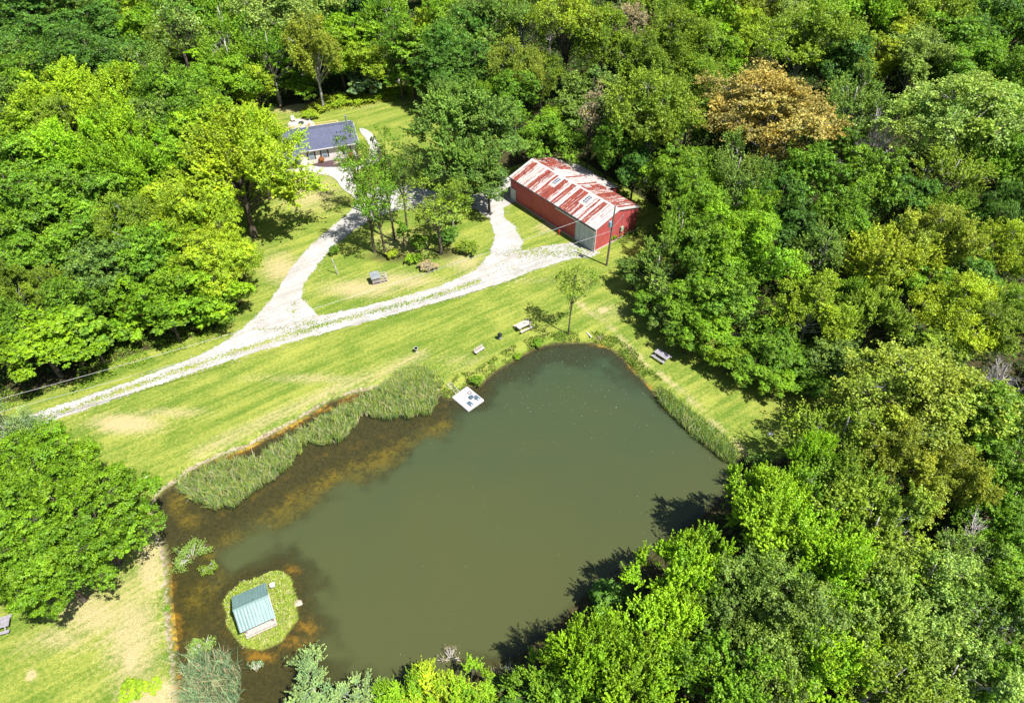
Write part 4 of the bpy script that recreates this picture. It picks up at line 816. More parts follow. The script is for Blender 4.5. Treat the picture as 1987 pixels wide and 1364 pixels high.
# ------------------------------------------------------------------ red barn
L_, W_, H_, RI = 20.1, 9.51, 4.3, 1.43
barn = thing("barn", "long red metal barn with rusted white-streaked roof and skylights", "barn", (-.14, 102.82, 0), math.radians(-49.8))
mb = MB()
def ribs(a, b, zfun, nrm, step=.30):
    a = Vector(a); b = Vector(b); d = (b - a); n = int(d.length / step); nv = Vector(nrm) * .03
    for i in range(n + 1):
        p = a + d * ((i + .5) / (n + 1)); z = zfun(p)
        mb.bar(p + nv * .3, Vector((p.x, p.y, z)) + nv * .3, .05, .05, up=nrm)
gz = lambda p: H_ + RI * (1 - abs(p.y - W_ / 2) / (W_ / 2)) - .06
mb.prism([(0, 0), (L_, 0), (L_, .08), (0, .08)], 0, H_); mb.prism([(0, W_ - .08), (L_, W_ - .08), (L_, W_), (0, W_)], 0, H_)
for x0 in (0, L_ - .08):
    v = [(x0, .081, 0), (x0, W_ - .081, 0), (x0, W_ - .081, H_), (x0, W_ / 2, H_ + RI), (x0, .081, H_)]
    mb.add(v + [(x + .08, y, z) for x, y, z in v], [(4, 3, 2, 1, 0), (5, 6, 7, 8, 9), (0, 1, 6, 5), (1, 2, 7, 6), (2, 3, 8, 7), (3, 4, 9, 8), (4, 0, 5, 9)])
ribs((0, 0, 0), (L_, 0, 0), lambda p: H_ - .05, (0, -1, 0)); ribs((L_, 0, 0), (L_, W_, 0), gz, (1, 0, 0)); ribs((0, 0, 0), (0, W_, 0), gz, (-1, 0, 0))
mb.build("wall", M['barn_red'], barn)

def strip_roof(name, p00, ux, us, Lx, Ls, mat, parent, sidx, white=None, step=.46, thick=.05, holes=()):
    """ribbed sheet roof made of vertical strips; p00 corner, ux along the eave, us up the slope"""
    nx, ns = max(1, int(round(Lx / step))), 6; p00, ux, us = Vector(p00), Vector(ux).normalized(), Vector(us).normalized(); up = ux.cross(us)
    if up.z < 0: up = -up
    V = []; Fq = []; ruv = []; wht = []; r = np.random.default_rng(31 + sidx)
    for i in range(nx):
        w0 = r.uniform(.12, .80)
        for j in range(ns):
            xa, xb = Lx * i / nx, Lx * (i + 1) / nx; sa, sb = Ls * j / ns, Ls * (j + 1) / ns
            w = w0 + (white((xa + xb) / 2 / Lx, (sa + sb) / 2 / Ls) if white else 0)
            k = len(V)
            for x, s in ((xa, sa), (xb, sa), (xb, sb), (xa, sb)):
                q = p00 + ux * x + us * s; V.append(q + up * thick); ruv.append((x + sidx * 31.7 + i * .9, s + sidx * 13 + i * 3.1, 0))
                wht.append((w, 0, 0))
            Fq.append((k, k + 1, k + 2, k + 3))
    k = len(V)
    for x, s in ((0, 0), (Lx, 0), (Lx, Ls), (0, Ls)):
        q = p00 + ux * x + us * s; V += [q + up * (thick - .001), q]; ruv += [(x, s, 0)] * 2; wht += [(1, 0, 0)] * 2
    Fq += [(k, k + 2, k + 3, k + 1), (k + 2, k + 4, k + 5, k + 3), (k + 4, k + 6, k + 7, k + 5), (k + 6, k, k + 1, k + 7), (k + 1, k + 3, k + 5, k + 7)]
    for i in range(1, nx):                                       # standing laps
        x = Lx * i / nx; a = p00 + ux * x + up * thick; b_ = a + us * Ls; k = len(V)
        for q in (a, b_):
            V += [q - ux * .03, q - ux * .015 + up * .035, q + ux * .015 + up * .035, q + ux * .03]; ruv += [(x + sidx * 31.7, (q - p00).dot(us) + sidx * 13, 0)] * 4; wht += [(.5, 0, 0)] * 4
        Fq += [(k, k + 1, k + 5, k + 4), (k + 1, k + 2, k + 6, k + 5), (k + 2, k + 3, k + 7, k + 6)]
    me = bpy.data.meshes.new(name); me.from_pydata([tuple(v) for v in V], [], Fq); me.materials.append(mat)
    a = me.attributes.new("ruv", 'FLOAT_VECTOR', 'POINT'); a.data.foreach_set("vector", np.array(ruv, np.float32).ravel())
    a = me.attributes.new("wht", 'FLOAT_COLOR', 'POINT'); a.data.foreach_set("color", np.concatenate([np.array(wht, np.float32), np.ones((len(wht), 1), np.float32)], 1).ravel())
    me.update(); return put(name, me, parent)
oh = .30; sl = math.hypot(W_ / 2, RI); du = oh * RI / (W_ / 2)
def wf(x, s):
    v = 0
    if x < .02 or x > .965: v += 1.4
    if .33 < x < .405 and s > .45: v += 1.3
    if .69 < x < .765 and s > .45: v += 1.3
    return v
def wb(x, s):
    v = 0
    if .26 < x < .52 and not (.36 < x < .41): v += 1.4
    if s > .93: v += 1
    if x < .26: v -= .25
    if x > .55: v -= .12
    return v
strip_roof("roof", (-.15, -oh, H_ - du + .02), (1, 0, 0), (0, W_ / 2, RI), L_ + .3, sl * (1 + oh / (W_ / 2)), M['rust'], barn, 1, wf)
strip_roof("roof", (-.15, W_ + .02, H_ + .02), (1, 0, 0), (0, -W_ / 2, RI), L_ + .3, sl, M['rust'], barn, 2, wb)
strip_roof("lean_to_roof", (-.15, W_ + 3.2, H_ - 1.05), (1, 0, 0), (0, -3.2, 1.0), 13.2, math.hypot(3.2, 1.0), M['rust'], barn, 3, lambda x, s: 1.5)
mb = MB(); mb.prism([(0.02, W_ + .03), (12.9, W_ + .03), (12.9, W_ + 3.0), (0.02, W_ + 3.0)], 0, H_ - 1.12); mb.build("lean_to", M['barn_red'], barn)
mb = MB(); zt = H_ + RI + .02
mb.add([(-.18, W_ / 2 - .26, zt - .035), (L_ + .18, W_ / 2 - .26, zt - .035), (L_ + .18, W_ / 2, zt + .10), (-.18, W_ / 2, zt + .10), (-.18, W_ / 2 + .26, zt - .035), (L_ + .18, W_ / 2 + .26, zt - .035)], [(0, 1, 2, 3), (3, 2, 5, 4)]); mb.build("ridge_cap", M['white'], barn)
mb = MB()
for x0 in (-.19, L_ + .15):
    mb = MB()
    mb.bar((x0 + .02, -oh, H_ - du - .02), (x0 + .02, W_ / 2, H_ + RI + .0), .05, .22); mb.bar((x0 + .02, W_ / 2, H_ + RI + .0), (x0 + .02, W_ + .02, H_ - .0), .05, .22)
    mb.build("gable_trim", M['white'], barn)
for x, y in ((L_ + .02, -.02), (-.02, -.02)): mb = MB(); mb.box(x - .06, x + .06, y - .06, y + .06, 0, H_ - .05); mb.build("corner_trim", M['white'], barn)
mb = MB(); mb.box(-.15, L_ + .15, -oh - .13, -oh - .01, H_ - du - .10, H_ - du + .03); mb.build("gutter", M['darkgrey'], barn)
mb = MB(); mb.box(-.2, L_ + .2, -.16, -.06, 0, .16); mb.box(L_ + .05, L_ + .16, -.2, W_ + .1, 0, .16); mb.build("foundation_strip", M['lightwood'], barn)
def on_roof(x, s, side):   # s from ridge 0 to eave 1
    return (x * L_, W_ / 2 + side * s * W_ / 2, H_ + RI * (1 - s) + .075)
for x, side, s0, s1 in ((.37, -1, .13, .42), (.727, -1, .13, .44), (.385, 1, .16, .40), (.745, 1, .16, .42)):
    if side == 1: x -= .16
    mb = MB(); fr = MB(); N = 4
    a0, b0 = Vector(on_roof(x - .022, s0, side)), Vector(on_roof(x - .022, s1, side)); a1, b1 = Vector(on_roof(x + .022, s0, side)), Vector(on_roof(x + .022, s1, side)); up = Vector((0, 0, .03))
    mb.add([a0 + up, a1 + up, b1 + up, b0 + up, a0, a1, b1, b0], [(0, 1, 2, 3), (4, 7, 6, 5), (0, 4, 5, 1), (1, 5, 6, 2), (2, 6, 7, 3), (3, 7, 4, 0)])
    sk = mb.build("skylight", M['glassgrid'], barn)
    for i in range(N + 1):
        k = i / N; fr.bar(a0.lerp(b0, k) + up, a1.lerp(b1, k) + up, .07, .05)
    for p_a, p_b in ((a0, b0), (a1, b1), (a0.lerp(a1, .5), b0.lerp(b1, .5))): fr.bar(p_a + up, p_b + up, .07, .05)
    fr.build("frame", M['white'], sk)
mb = MB(); mb.box(15.9, 20.0, -.20, -.13, .08, 3.55); dr = mb.build("sliding_door", M['door_white'], barn)
mb = MB()
for x in (15.9, 16.9, 17.9, 18.95, 19.94): mb.box(x, x + .06, -.23, -.195, .1, 3.55)
mb.box(17.96, 18.2, -.25, -.20, 1.6, 1.72); mb.box(17.96, 18.2, -.25, -.20, 1.0, 1.08); mb.build("handle", M['galv'], dr)
mb = MB(); mb.box(11.2, 20.05, -.24, -.10, 3.58, 3.80); mb.build("door_rail", M['white'], barn)
mb = MB(); mb.box(.12, 1.35, -.13, -.07, .05, 2.3); d2 = mb.build("door", M['door_white'], barn); mb = MB(); mb.box(1.15, 1.22, -.17, -.125, 1.0, 1.12); mb.build("handle", M['galv'], d2)
mb = MB(); mb.box(L_ + .05, L_ + .28, 5.6, 6.15, 1.3, 2.15); mb.build("meter_box", M['tealpaint'], barn); mb = MB(); mb.tube([(L_ + .12, 5.9, 2.15), (L_ + .12, 5.9, 4.4)], .035); mb.tube([(L_ + .12, 5.7, 1.3), (L_ + .12, 5.7, 0)], .035); mb.build("conduit", M['galv'], barn)

# ------------------------------------------------------------------ house
hy = math.radians(19); house = thing("house", "long low beige house with blue-grey shingle roof and shuttered windows", "house", (-28.3, 117.35, 0), hy)
D_, EZ, RZ, LH = 9.6, 2.75, 4.55, 22.0           # x runs to the left (negative), y to the back
mb = MB(); mb.box(-LH + .35, -.45, .45, D_ - .45, 0, EZ + .12)
for x0 in (-LH + .35, -.53):
    v = [(x0, .5, EZ + .1), (x0, D_ - .5, EZ + .1), (x0, D_ / 2, RZ - .12)]; mb.add(v + [(x + .08, y, z) for x, y, z in v], [(0, 2, 1), (3, 4, 5), (0, 1, 4, 3), (1, 2, 5, 4), (2, 0, 3, 5)])
wl = mb.build("wall", M['siding'], house)
mb = MB()
for y0, y1, ya in ((0, D_ / 2, 1), (D_, D_ / 2, -1)):
    a, b = (0, y0, EZ), (0, y1, RZ)
    v = [(-LH, y0, EZ), (.0, y0, EZ), (.0, y1, RZ), (-LH, y1, RZ)]; v2 = [(x, y, z + .12) for x, y, z in v]
    mb.add(v + v2, [(0, 1, 2, 3), (4, 5, 6, 7), (0, 1, 5, 4), (1, 2, 6, 5), (3, 0, 4, 7)])
rf = mb.build("roof", M['shingle'], house)
mb = MB(); mb.box(-LH, .02, D_ / 2 - .12, D_ / 2 + .12, RZ + .085, RZ + .145); mb.build("ridge_cap", M['shingle'], rf)
mb = MB(); ch = (-1.15, D_ / 2 + .5)
mb.tube([(ch[0], ch[1], RZ - .4), (ch[0], ch[1], RZ + 1.25)], .15, 10); fl = mb.build("chimney", M['galv'], rf); mb = MB(); mb.lathe([(.18, 0), (.25, .03), (.25, .16), (.10, .24)], 12, (ch[0], ch[1], RZ + 1.24)); mb.build("cap", M['galv'], fl)
for x, s in ((-3.4, .62), (-2.7, .62), (-2.1, .28)):
    mb = MB(); y = D_ / 2 * s; z = EZ + (RZ - EZ) * s; mb.tube([(x, y, z), (x, y, z + .38)], .09, 8); mb.build("vent_pipe", M['darkgrey'], rf)
mb = MB(); mb.box(-10.95, .03, -.13, -.01, EZ - .02, EZ + .12); mb.box(-LH, .03, D_ + .01, D_ + .13, EZ - .02, EZ + .12)
for y0, y1 in ((0, D_ / 2), (D_, D_ / 2)): mb.bar((.03, y0, EZ + .03), (.03, y1, RZ + .03), .05, .2)
mb.build("gutter", M['white'], house)
for xc in (-8.9, -6.5, -2.4):
    mb = MB(); mb.box(xc - .5, xc + .5, .38, .44, .95, 2.25); wn = mb.build("window", M['white'], house)
    mb = MB(); mb.box(xc - .41, xc + .41, .355, .378, 1.03, 1.56); mb.box(xc - .41, xc + .41, .355, .378, 1.64, 2.17); mb.build("pane", M['glass'], wn)
    for sx in (-.78, .52):
        mb = MB(); mb.box(xc + sx, xc + sx + .27, .39, .44, .92, 2.3)
        for k in range(9): mb.box(xc + sx + .03, xc + sx + .24, .37, .39, .98 + k * .14, 1.05 + k * .14)
        mb.build("shutter", M['darkgrey'], house)
mb = MB(); mb.prism([(-LH + .4, -1.9), (-11.0, -1.9), (-11.0, .44), (-LH + .4, .44)], 0, 2.2); mb.build("front_wing", M['siding'], house)
mb = MB(); v = [(-LH, -2.5, 2.15), (-10.9, -2.5, 2.15), (-10.9, 0.0, 2.86), (-LH, 0.0, 2.86)]; mb.add(v + [(x, y, z + .1) for x, y, z in v], [(0, 3, 2, 1), (4, 5, 6, 7), (0, 1, 5, 4), (1, 2, 6, 5), (3, 0, 4, 7)]); mb.build("wing_roof", M['shingle'], house)
# timber deck and its rail behind the house
deck = thing("timber_deck", "fresh timber deck rail along the back of the house", "deck", tuple(house.location), hy)
mb = MB(); mb.box(-14, -2.3, D_ - .3, 13.1, .55, .65); mb.build("boards", M['pine'], deck)
mb = MB(); mb.bar((-14, 13.1, 1.7), (-2.3, 13.1, 1.7), .16, .06); mb.bar((-2.3, D_ - .1, 1.7), (-2.3, 13.1, 1.7), .16, .06); mb.bar((-14, 13.1, 1.0), (-2.3, 13.1, 1.0), .05, .06)
for i in range(40): mb.bar((-14 + i * .3, 13.1, .6), (-14 + i * .3, 13.1, 1.7), .05)
mb.build("rail", M['pine'], deck)
for x in (-14, -10, -6, -2.3): mb = MB(); mb.box(x - .06, x + .06, 13.04, 13.16, 0, 1.75); mb.build("post", M['pine'], deck)

def adirondack(px, py, rz, label, cm=M['white']):
    c = U(px, py, .1); t = thing("garden_chair", label, "chair", (c.x, c.y, .09), rz, "patio chairs")
    mb = MB()
    for k in range(5): mb.box(-.27, .27, -.28 + k * .12, -.19 + k * .12, .36 - k * .03, .385 - k * .03)
    mb.build("seat", cm, t); mb = MB()
    for k in range(5): mb.bar((-.24 + k * .12, .26, .2), (-.27 + k * .135, .62, 1.0 + (.08 if k == 2 else .04 if k in (1, 3) else 0)), .10, .025, up=(0, 1, .4))
    mb.build("backrest", cm, t)
    for s in (-1, 1):
        mb = MB(); mb.box(s * .36 - .07, s * .36 + .07, -.35, .38, .55, .58); mb.build("armrest", cm, t)
        mb = MB(); mb.box(s * .31 - .03, s * .31 + .03, -.33, -.25, 0, .55); mb.build("leg", cm, t)
        mb = MB(); mb.bar((s * .29, -.28, .3), (s * .29, .55, .03), .04, .12); mb.build("leg", cm, t)
adirondack(570, 236, .5, "white slatted garden chair on the far left of the round patio"); adirondack(600, 232, -.6, "white slatted garden chair on the far right of the round patio")
for px, py, rz, l in ((568, 250, 2.4, "orange garden chair at the near left of the fire pit"), (598, 247, -2.3, "orange garden chair at the near right of the fire pit")):
    adirondack(px, py, rz, l, M['pine'])
c = U(585, 241); t = thing("fire_pit", "dark round fire pit at the centre of the patio", "fire pit", (c.x, c.y, .09)); mb = MB(); mb.lathe([(.42, 0), (.5, .05), (.5, .32), (.40, .34), (.38, .12), (.02, .10)], 18); mb.build("bowl", M['darkgrey'], t)
mb = MB(); mb.tube([(-.25, .05, .16), (.25, -.05, .2)], .06); mb.tube([(0, -.22, .18), (.05, .25, .25)], .06); mb.build("logs", M['bark'], t)
# ornamental bushes and boulder in the mulch bed
def small_leafy(name, px, py, R, h, mat, label, cat, seed):
    c = U(px, py); r = np.random.default_rng(seed); n = 500; d = rand_dirs(n, r, .4); p = d * r.uniform(.5, 1, (n, 1)) ** .5 * [R, R, h * .5] + [0, 0, h * .5]
    N = d + rand_dirs(n, r) * .8; t_ = np.cross(N, r.normal(size=(n, 3))); t_ /= np.linalg.norm(t_, axis=1)[:, None]; b = np.cross(N, t_); b /= np.linalg.norm(b, axis=1)[:, None]; s = .09
    V = np.stack([p - t_ * s, p + b * s * .6, p + t_ * s, p - b * s * .6], 1).reshape(-1, 3)
    o = thing(name, label, cat, (c.x, c.y, .1)); put("foliage", mesh_np("foliage", V, np.arange(4 * n).reshape(-1, 4), mat), o); mb = MB(); mb.tube([(0, 0, -.1), (0, 0, h * .5)], .04); mb.build("stem", M['bark'], o)
small_leafy("ornamental_shrub", 625, 316, .55, 1.1, M['orange'], "rusty orange shrub in the mulch bed below the windows", "shrub", 1)
small_leafy("ornamental_shrub", 682, 308, .5, 1.0, M['orange'], "reddish shrub at the far end of the mulch bed near the house corner", "shrub", 2)
def boulder(px, py, a, b, h, rz, label, z=0, mat='rock'):
    import bmesh
    bm = bmesh.new(); bmesh.ops.create_icosphere(bm, subdivisions=3, radius=1)
    for v in bm.verts:
        k = 1 + .16 * math.sin(v.co.x * 4 + a * 9) * math.cos(v.co.y * 3.3 + b * 7) + .08 * math.sin(v.co.z * 7 + v.co.x * 5); v.co = Vector((v.co.x * a * k, v.co.y * b * k, max(-.25, v.co.z * k) * h))
    me = bpy.data.meshes.new("boulder"); bm.to_mesh(me); bm.free(); me.materials.append(M[mat]); c = U(px, py, z)
    return tag(put("boulder", me, None, (c.x, c.y, z), rz), label, "rock")
boulder(655, 317, .75, .35, .35, .2, "long tan boulder lying in the dark mulch bed", .13)
boulder(578, 1170, .45, .35, .22, .3, "pinkish flat rock on the right shore of the island", -.4)
boulder(1495, 842, .38, .25, .18, .2, "grey stone on the lawn tip at the edge of the shade", 0, 'galv')
boulder(1165, 655, .5, .3, .2, .6, "flat tan rock on the bank beside the white tube", -.15)

# ------------------------------------------------------------------ island hut
hut_t = thing("island_hut", "small duck hut with teal ribbed gable roof on the island", "hut", (-24.25, 29.15, -.02), math.radians(27.5))
HL, HW = 2.9, 3.1
mb = MB(); 
for x in (-HL / 2 + .2, HL / 2 - .2):
    for y in (-HW / 2 + .1, HW / 2 - .1): mb.box(x - .06, x + .06, y - .06, y + .06, 0, 1.6)
mb.build("post", M['wood'], hut_t)
mb = MB(); mb.box(-HL / 2 + .15, HL / 2 - .15, -HW / 2 + .6, HW / 2 - .05, .28, 1.62)
for x0 in (-HL / 2 + .15, HL / 2 - .2):
    v = [(x0, -HW / 2 + .1, 1.6), (x0, HW / 2 - .05, 1.6), (x0, 0, 2.38)]; mb.add(v + [(x + .05, y, z) for x, y, z in v], [(0, 2, 1), (3, 4, 5), (0, 1, 4, 3), (1, 2, 5, 4), (2, 0, 3, 5)])
mb.build("wall", M['wood'], hut_t)
mb = MB(); mb.box(-HL / 2 + .05, HL / 2 - .0, -HW / 2 - .42, HW / 2 - .1, .15, .27); mb.box(-HL / 2 + .1, HL / 2 - .05, -HW / 2 - .36, -HW / 2 - .28, .27, .52); mb.build("porch_floor", M['lightwood'], hut_t)
for sgn, n_ in ((-1, 11), (1, 12)):
    strip_roof("roof", (-1.62, sgn * 1.92, 1.55), (1, 0, 0), (0, -sgn * 1.92, .98), 3.24, math.hypot(1.92, .98), M['teal'], hut_t, n_, None, .27, .03)
mb = MB(); mb.add([(-1.64, -.16, 2.50), (1.64, -.16, 2.50), (1.64, 0, 2.62), (-1.64, 0, 2.62), (-1.64, .16, 2.50), (1.64, .16, 2.50)], [(0, 1, 2, 3), (3, 2, 5, 4)]); mb.build("ridge_cap", M['teal'], hut_t)
c = U(530, 1138, .3); t = thing("nest_box", "small white box on a post beside the island hut", "box", (c.x, c.y, -.05), .4); mb = MB(); mb.box(-.04, .04, -.04, .04, 0, .5); mb.build("post", M['wood'], t)
mb = MB(); mb.box(-.2, .2, -.16, .16, .5, .75); mb.build("box_body", M['white'], t); mb = MB(); mb.box(-.25, .25, -.2, .2, .75, .79); mb.build("lid", M['white'], t)

# ------------------------------------------------------------------ swim float and the things on it
ctr = (U(876.5, 767, -.2) + U(939, 778, -.2)) / 2
fl = thing("swim_float", "square white swim platform floating at the grassy shore", "float", (ctr.x, ctr.y, WL), math.radians(43.5))
mb = MB(); mb.box(-1.32, 1.32, -1.62, 1.62, -.1, .26); mb.build("platform", M['plastic'], fl, .12)
mb = MB(); mb.box(-1.28, 1.28, -1.58, 1.58, -.2, -.101); mb.build("underside", M['darkgrey'], fl)
def onfloat(x, y): return Matrix.Rotation(math.radians(43.5), 4, 'Z') @ Vector((x, y, 0)) + Vector((ctr.x, ctr.y, WL + .262))
for (x, y, l) in ((-.42, -.92, "blue-grey mat with white label nearest the left corner of the float"), (.85, -.75, "blue-grey mat with white label at the right side of the float")):
    q = onfloat(x, y); t = thing("float_mat", l, "mat", tuple(q), math.radians(43.5 + 2), "mats on the float"); mb = MB(); mb.box(-.27, .27, -.42, .42, 0, .05); mb.build("pad", M['bluegrey'], t); mb = MB(); mb.box(-.12, .12, -.36, -.24, .05, .058); mb.build("label_patch", M['white'], t)
q = onfloat(.32, -.28); t = thing("lidded_pail", "round blue-grey lidded pail in the middle of the float", "pail", tuple(q), .7); mb = MB(); mb.lathe([(.24, 0), (.27, .18), (.29, .2), (.28, .24), (.02, .27)], 18); mb.build("pail_body", M['bluegrey'], t); mb = MB(); mb.bar((.25, .05, .22), (.45, .12, .2), .04); mb.build("handle", M['black'], t)
q = onfloat(.55, -.82); t = thing("small_bottle", "small dark brown bottle lying between the two mats", "bottle", tuple(q), .5); mb = MB(); mb.tube([(-.13, 0, .06), (.08, 0, .06), (.12, 0, .06), (.2, 0, .06)], [.06, .06, .03, .025], 10); mb.build("bottle_body", M['rubber'], t)
q = onfloat(.72, .50); t = thing("landing_net", "landing net with black square hoop lying on the float", "net", tuple(q), math.radians(43.5 - 90)); mb = MB(); pts = [(-.2, -.2, .04), (.2, -.2, .04), (.2, .2, .04), (-.2, .2, .04)]
for i in range(4): mb.bar(pts[i], pts[(i + 1) % 4], .05)
mb.build("hoop", M['black'], t); mb = MB(); mb.tube([(.2, 0, .04), (1.5, -.05, .05)], .018); mb.build("handle", M['galv'], t)
g0 = onfloat(-.30, 1.62); t = thing("gangway_ladder", "pale ladder gangway from the lawn to the float", "ladder", (g0.x, g0.y, WL + .16), math.radians(43.5)); mb = MB()
for x in (-.28, .28): mb.bar((x, -.05, .1), (x, 1.75, .42), .07, .09)
mb.build("rail", M['lightwood'], t); mb = MB()
for k in range(5): mb.bar((-.28, .1 + k * .38, .13 + k * .068), (.28, .1 + k * .38, .13 + k * .068), .08, .05)
mb.build("rung", M['lightwood'], t)

# ------------------------------------------------------------------ lawn furniture
def picnic(p, rz, mat, label, L=2.1):
    t = thing("picnic_table", label, "picnic table", (p[0], p[1], 0), rz, "picnic tables by the pond")
    mb = MB()
    for k in range(5): mb.box(-L / 2, L / 2, -.40 + k * .162, -.40 + k * .162 + .15, .70, .745)
    mb.build("tabletop", mat, t)
    for s in (-1, 1):
        mb = MB(); mb.box(-L / 2, L / 2, s * .78 - .15, s * .78 - .01, .42, .46); mb.box(-L / 2, L / 2, s * .78 + .01, s * .78 + .15, .42, .46); mb.build("bench_seat", mat, t)
    for x in (-L * .34, L * .34):
        mb = MB(); mb.bar((x, -.78, 0), (x, -.25, .70), .05, .10, up=(1, 0, 0)); mb.bar((x, .78, 0), (x, .25, .70), .05, .10, up=(1, 0, 0)); mb.bar((x, -.85, .38), (x, .85, .38), .05, .09); mb.build("leg", mat, t)
c1 = (U(1000, 632, .74) + U(1033, 627, .74)) / 2; picnic(c1, math.radians(35.5), M['lightwood'], "pale weathered picnic table beside the slender tree at the pond head", 2.2)
c2 = (U(1273, 678, .74) + U(1301, 691, .74)) / 2; picnic(c2 - Vector((.2, .3, 0)), math.radians(-47), M['greywood'], "silvery grey picnic table on the lawn right of the pond", 2.1)
c3 = U(3, 1212, .74); picnic(c3 + Vector((-.6, -.1, 0)), math.radians(20), M['greywood'], "grey plank table cut by the left edge under the layered trees", 2.4)
c = (U(920, 684, .45) + U(941, 674, .45)) / 2; t = thing("slatted_bench", "bleached wooden bench facing the pond on the lawn", "bench", (c.x, c.y, 0), math.radians(44))
mb = MB()
for k in range(3): mb.box(-.78, .78, -.22 + k * .14, -.10 + k * .14, .43, .465)
mb.build("seat", M['lightwood'], t); mb = MB()
for k in range(3): mb.bar((-.78, .24 + k * .03, .56 + k * .13), (.78, .24 + k * .03, .56 + k * .13), .03, .10)
mb.build("backrest", M['lightwood'], t)
for s in (-.62, .62): mb = MB(); mb.box(s - .04, s + .04, -.2, -.12, 0, .43); mb.bar((s, .2, 0), (s, .32, .88), .07, .05); mb.build("leg", M['wood'], t)
c = U(970, 658); t = thing("kettle_grill", "black domed charcoal grill on legs standing on the lawn", "grill", (c.x, c.y, 0), .4)
mb = MB(); mb.lathe([(.05, .52), (.2, .56), (.30, .68), (.32, .80)], 16); mb.build("bowl", M['black'], t); mb = MB(); mb.lathe([(.33, .80), (.31, .92), (.2, 1.04), (.03, 1.09)], 16); ld_ = mb.build("lid", M['black'], t); mb = MB(); mb.tube([(-.08, 0, 1.07), (-.07, 0, 1.15), (.07, 0, 1.15), (.08, 0, 1.07)], .02); mb.build("handle", M['wood'], ld_)
for k in range(3): a = k * 2.09; mb = MB(); mb.tube([(.15 * math.cos(a), .15 * math.sin(a), .6), (.34 * math.cos(a), .34 * math.sin(a), 0)], .02); mb.build("leg", M['galv'], t)
mb = MB(); mb.lathe([(.22, .18), (.24, .20), (.02, .21)], 14); mb.build("ash_tray", M['galv'], t)
c = U(808, 683); t = thing("birdbath", "small white pedestal basin on the lawn above the cattails", "basin", (c.x, c.y, 0)); mb = MB(); mb.lathe([(.2, 0), (.18, .05), (.07, .12), (.06, .5), (.12, .58)], 14); mb.build("pedestal", M['wood'], t); mb = MB(); mb.lathe([(.08, .58), (.27, .66), (.30, .72), (.24, .72), (.05, .66)], 16); mb.build("bowl", M['white'], t)
c = U(287, 931); t = thing("solar_lamp", "tiny white topped garden lamp on the lawn near the left shore", "lamp", (c.x, c.y, 0)); mb = MB(); mb.tube([(0, 0, 0), (0, 0, .35)], .03); mb.build("post", M['black'], t); mb = MB(); mb.lathe([(.10, .35), (.13, .42), (.13, .55), (.02, .6)], 12); mb.build("head", M['white'], t); mb = MB(); mb.lathe([(.16, 0), (.17, .12), (.02, .14)], 12); mb.build("base", M['black'], t)
c = U(1143, 650); t = thing("drain_pipe", "short white pipe lying on the bank beside the slender tree", "pipe", (c.x, c.y, .05), math.radians(-62)); mb = MB(); mb.tube([(-.55, 0, 0), (.55, 0, 0)], .10, 12); mb.build("tube", M['white'], t)
c = U(1085, 457); t = thing("water_hydrant", "red yard hydrant with lever beside the barn wall", "hydrant", (c.x, c.y, 0), .5); mb = MB(); mb.tube([(0, 0, 0), (0, 0, .9)], .055, 10); mb.box(-.09, .09, -.09, .09, .8, 1.02); mb.build("stand", M['redpaint'], t); mb = MB(); mb.bar((0, 0, 1.0), (.42, 0, .78), .05); mb.build("handle", M['redpaint'], t); mb = MB(); mb.tube([(0, 0, .88), (-.16, 0, .84), (-.2, 0, .7)], .035); mb.build("spout", M['redpaint'], t)
# chicken coop with a small run
c = U(724, 554); t = thing("chicken_coop", "little grey wooden coop with pale slanted roof and wire run", "coop", (c.x, c.y, 0), math.radians(22))
mb = MB(); mb.box(0, 1.15, 0, 1.15, .3, 1.15); v = [(0, .0, 1.15), (0, 1.15, 1.15), (0, 1.15, 1.32), (0, 0, 1.16)]; mb.build("cabin", M['wood'], t)
mb = MB(); v = [(-.12, -.18, 1.18), (1.25, -.18, 1.18), (1.25, 1.30, 1.42), (-.12, 1.30, 1.42)]; mb.add(v + [(x, y, z + .05) for x, y, z in v], [(0, 3, 2, 1), (4, 5, 6, 7), (0, 1, 5, 4), (1, 2, 6, 5), (2, 3, 7, 6), (3, 0, 4, 7)]); mb.build("roof", M['galv'], t)
for x in (.04, 1.11):
    for y in (.04, 1.11): mb = MB(); mb.box(x - .04, x + .04, y - .04, y + .04, 0, .3); mb.build("leg", M['lightwood'], t)
mb = MB(); mb.box(.35, .85, -.04, -.003, .4, .95); mb.build("door", M['greywood'], t)
mb = MB()
for a, b in (((1.2, 0, 0), (1.2, 0, 1.0)), ((2.2, 0, 0), (2.2, 0, 1.0)), ((2.2, 1.2, 0), (2.2, 1.2, 1.0)), ((1.2, 1.2, 0), (1.2, 1.2, 1.0)), ((1.2, 0, 1.0), (2.2, 0, 1.0)), ((2.2, 0, 1), (2.2, 1.2, 1)), ((1.2, 1.2, 1), (2.2, 1.2, 1)), ((1.2, .6, 1), (2.2, .6, 1)),
             ((1.2, 0, .5), (2.2, 0, .5)), ((2.2, 0, .5), (2.2, 1.2, .5)), ((1.2, 0, .06), (2.2, 0, .06)), ((1.7, 0, 0), (1.7, 0, 1)), ((2.2, 0, .06), (2.2, 1.2, .06)), ((0, -.06, .06), (1.2, -.06, .06))): mb.bar(a, b, .09)
mb.build("run_frame", M['lightwood'], t)
mb = MB()
for k in range(9): mb.bar((1.2, 0.06 + k * .135, 1.0), (2.2, .06 + k * .135, 1.0), .008); mb.bar((1.22 + k * .12, 0, .02), (1.22 + k * .12, 0, 1), .008)
mb.build("wire_mesh", M['galv'], t)
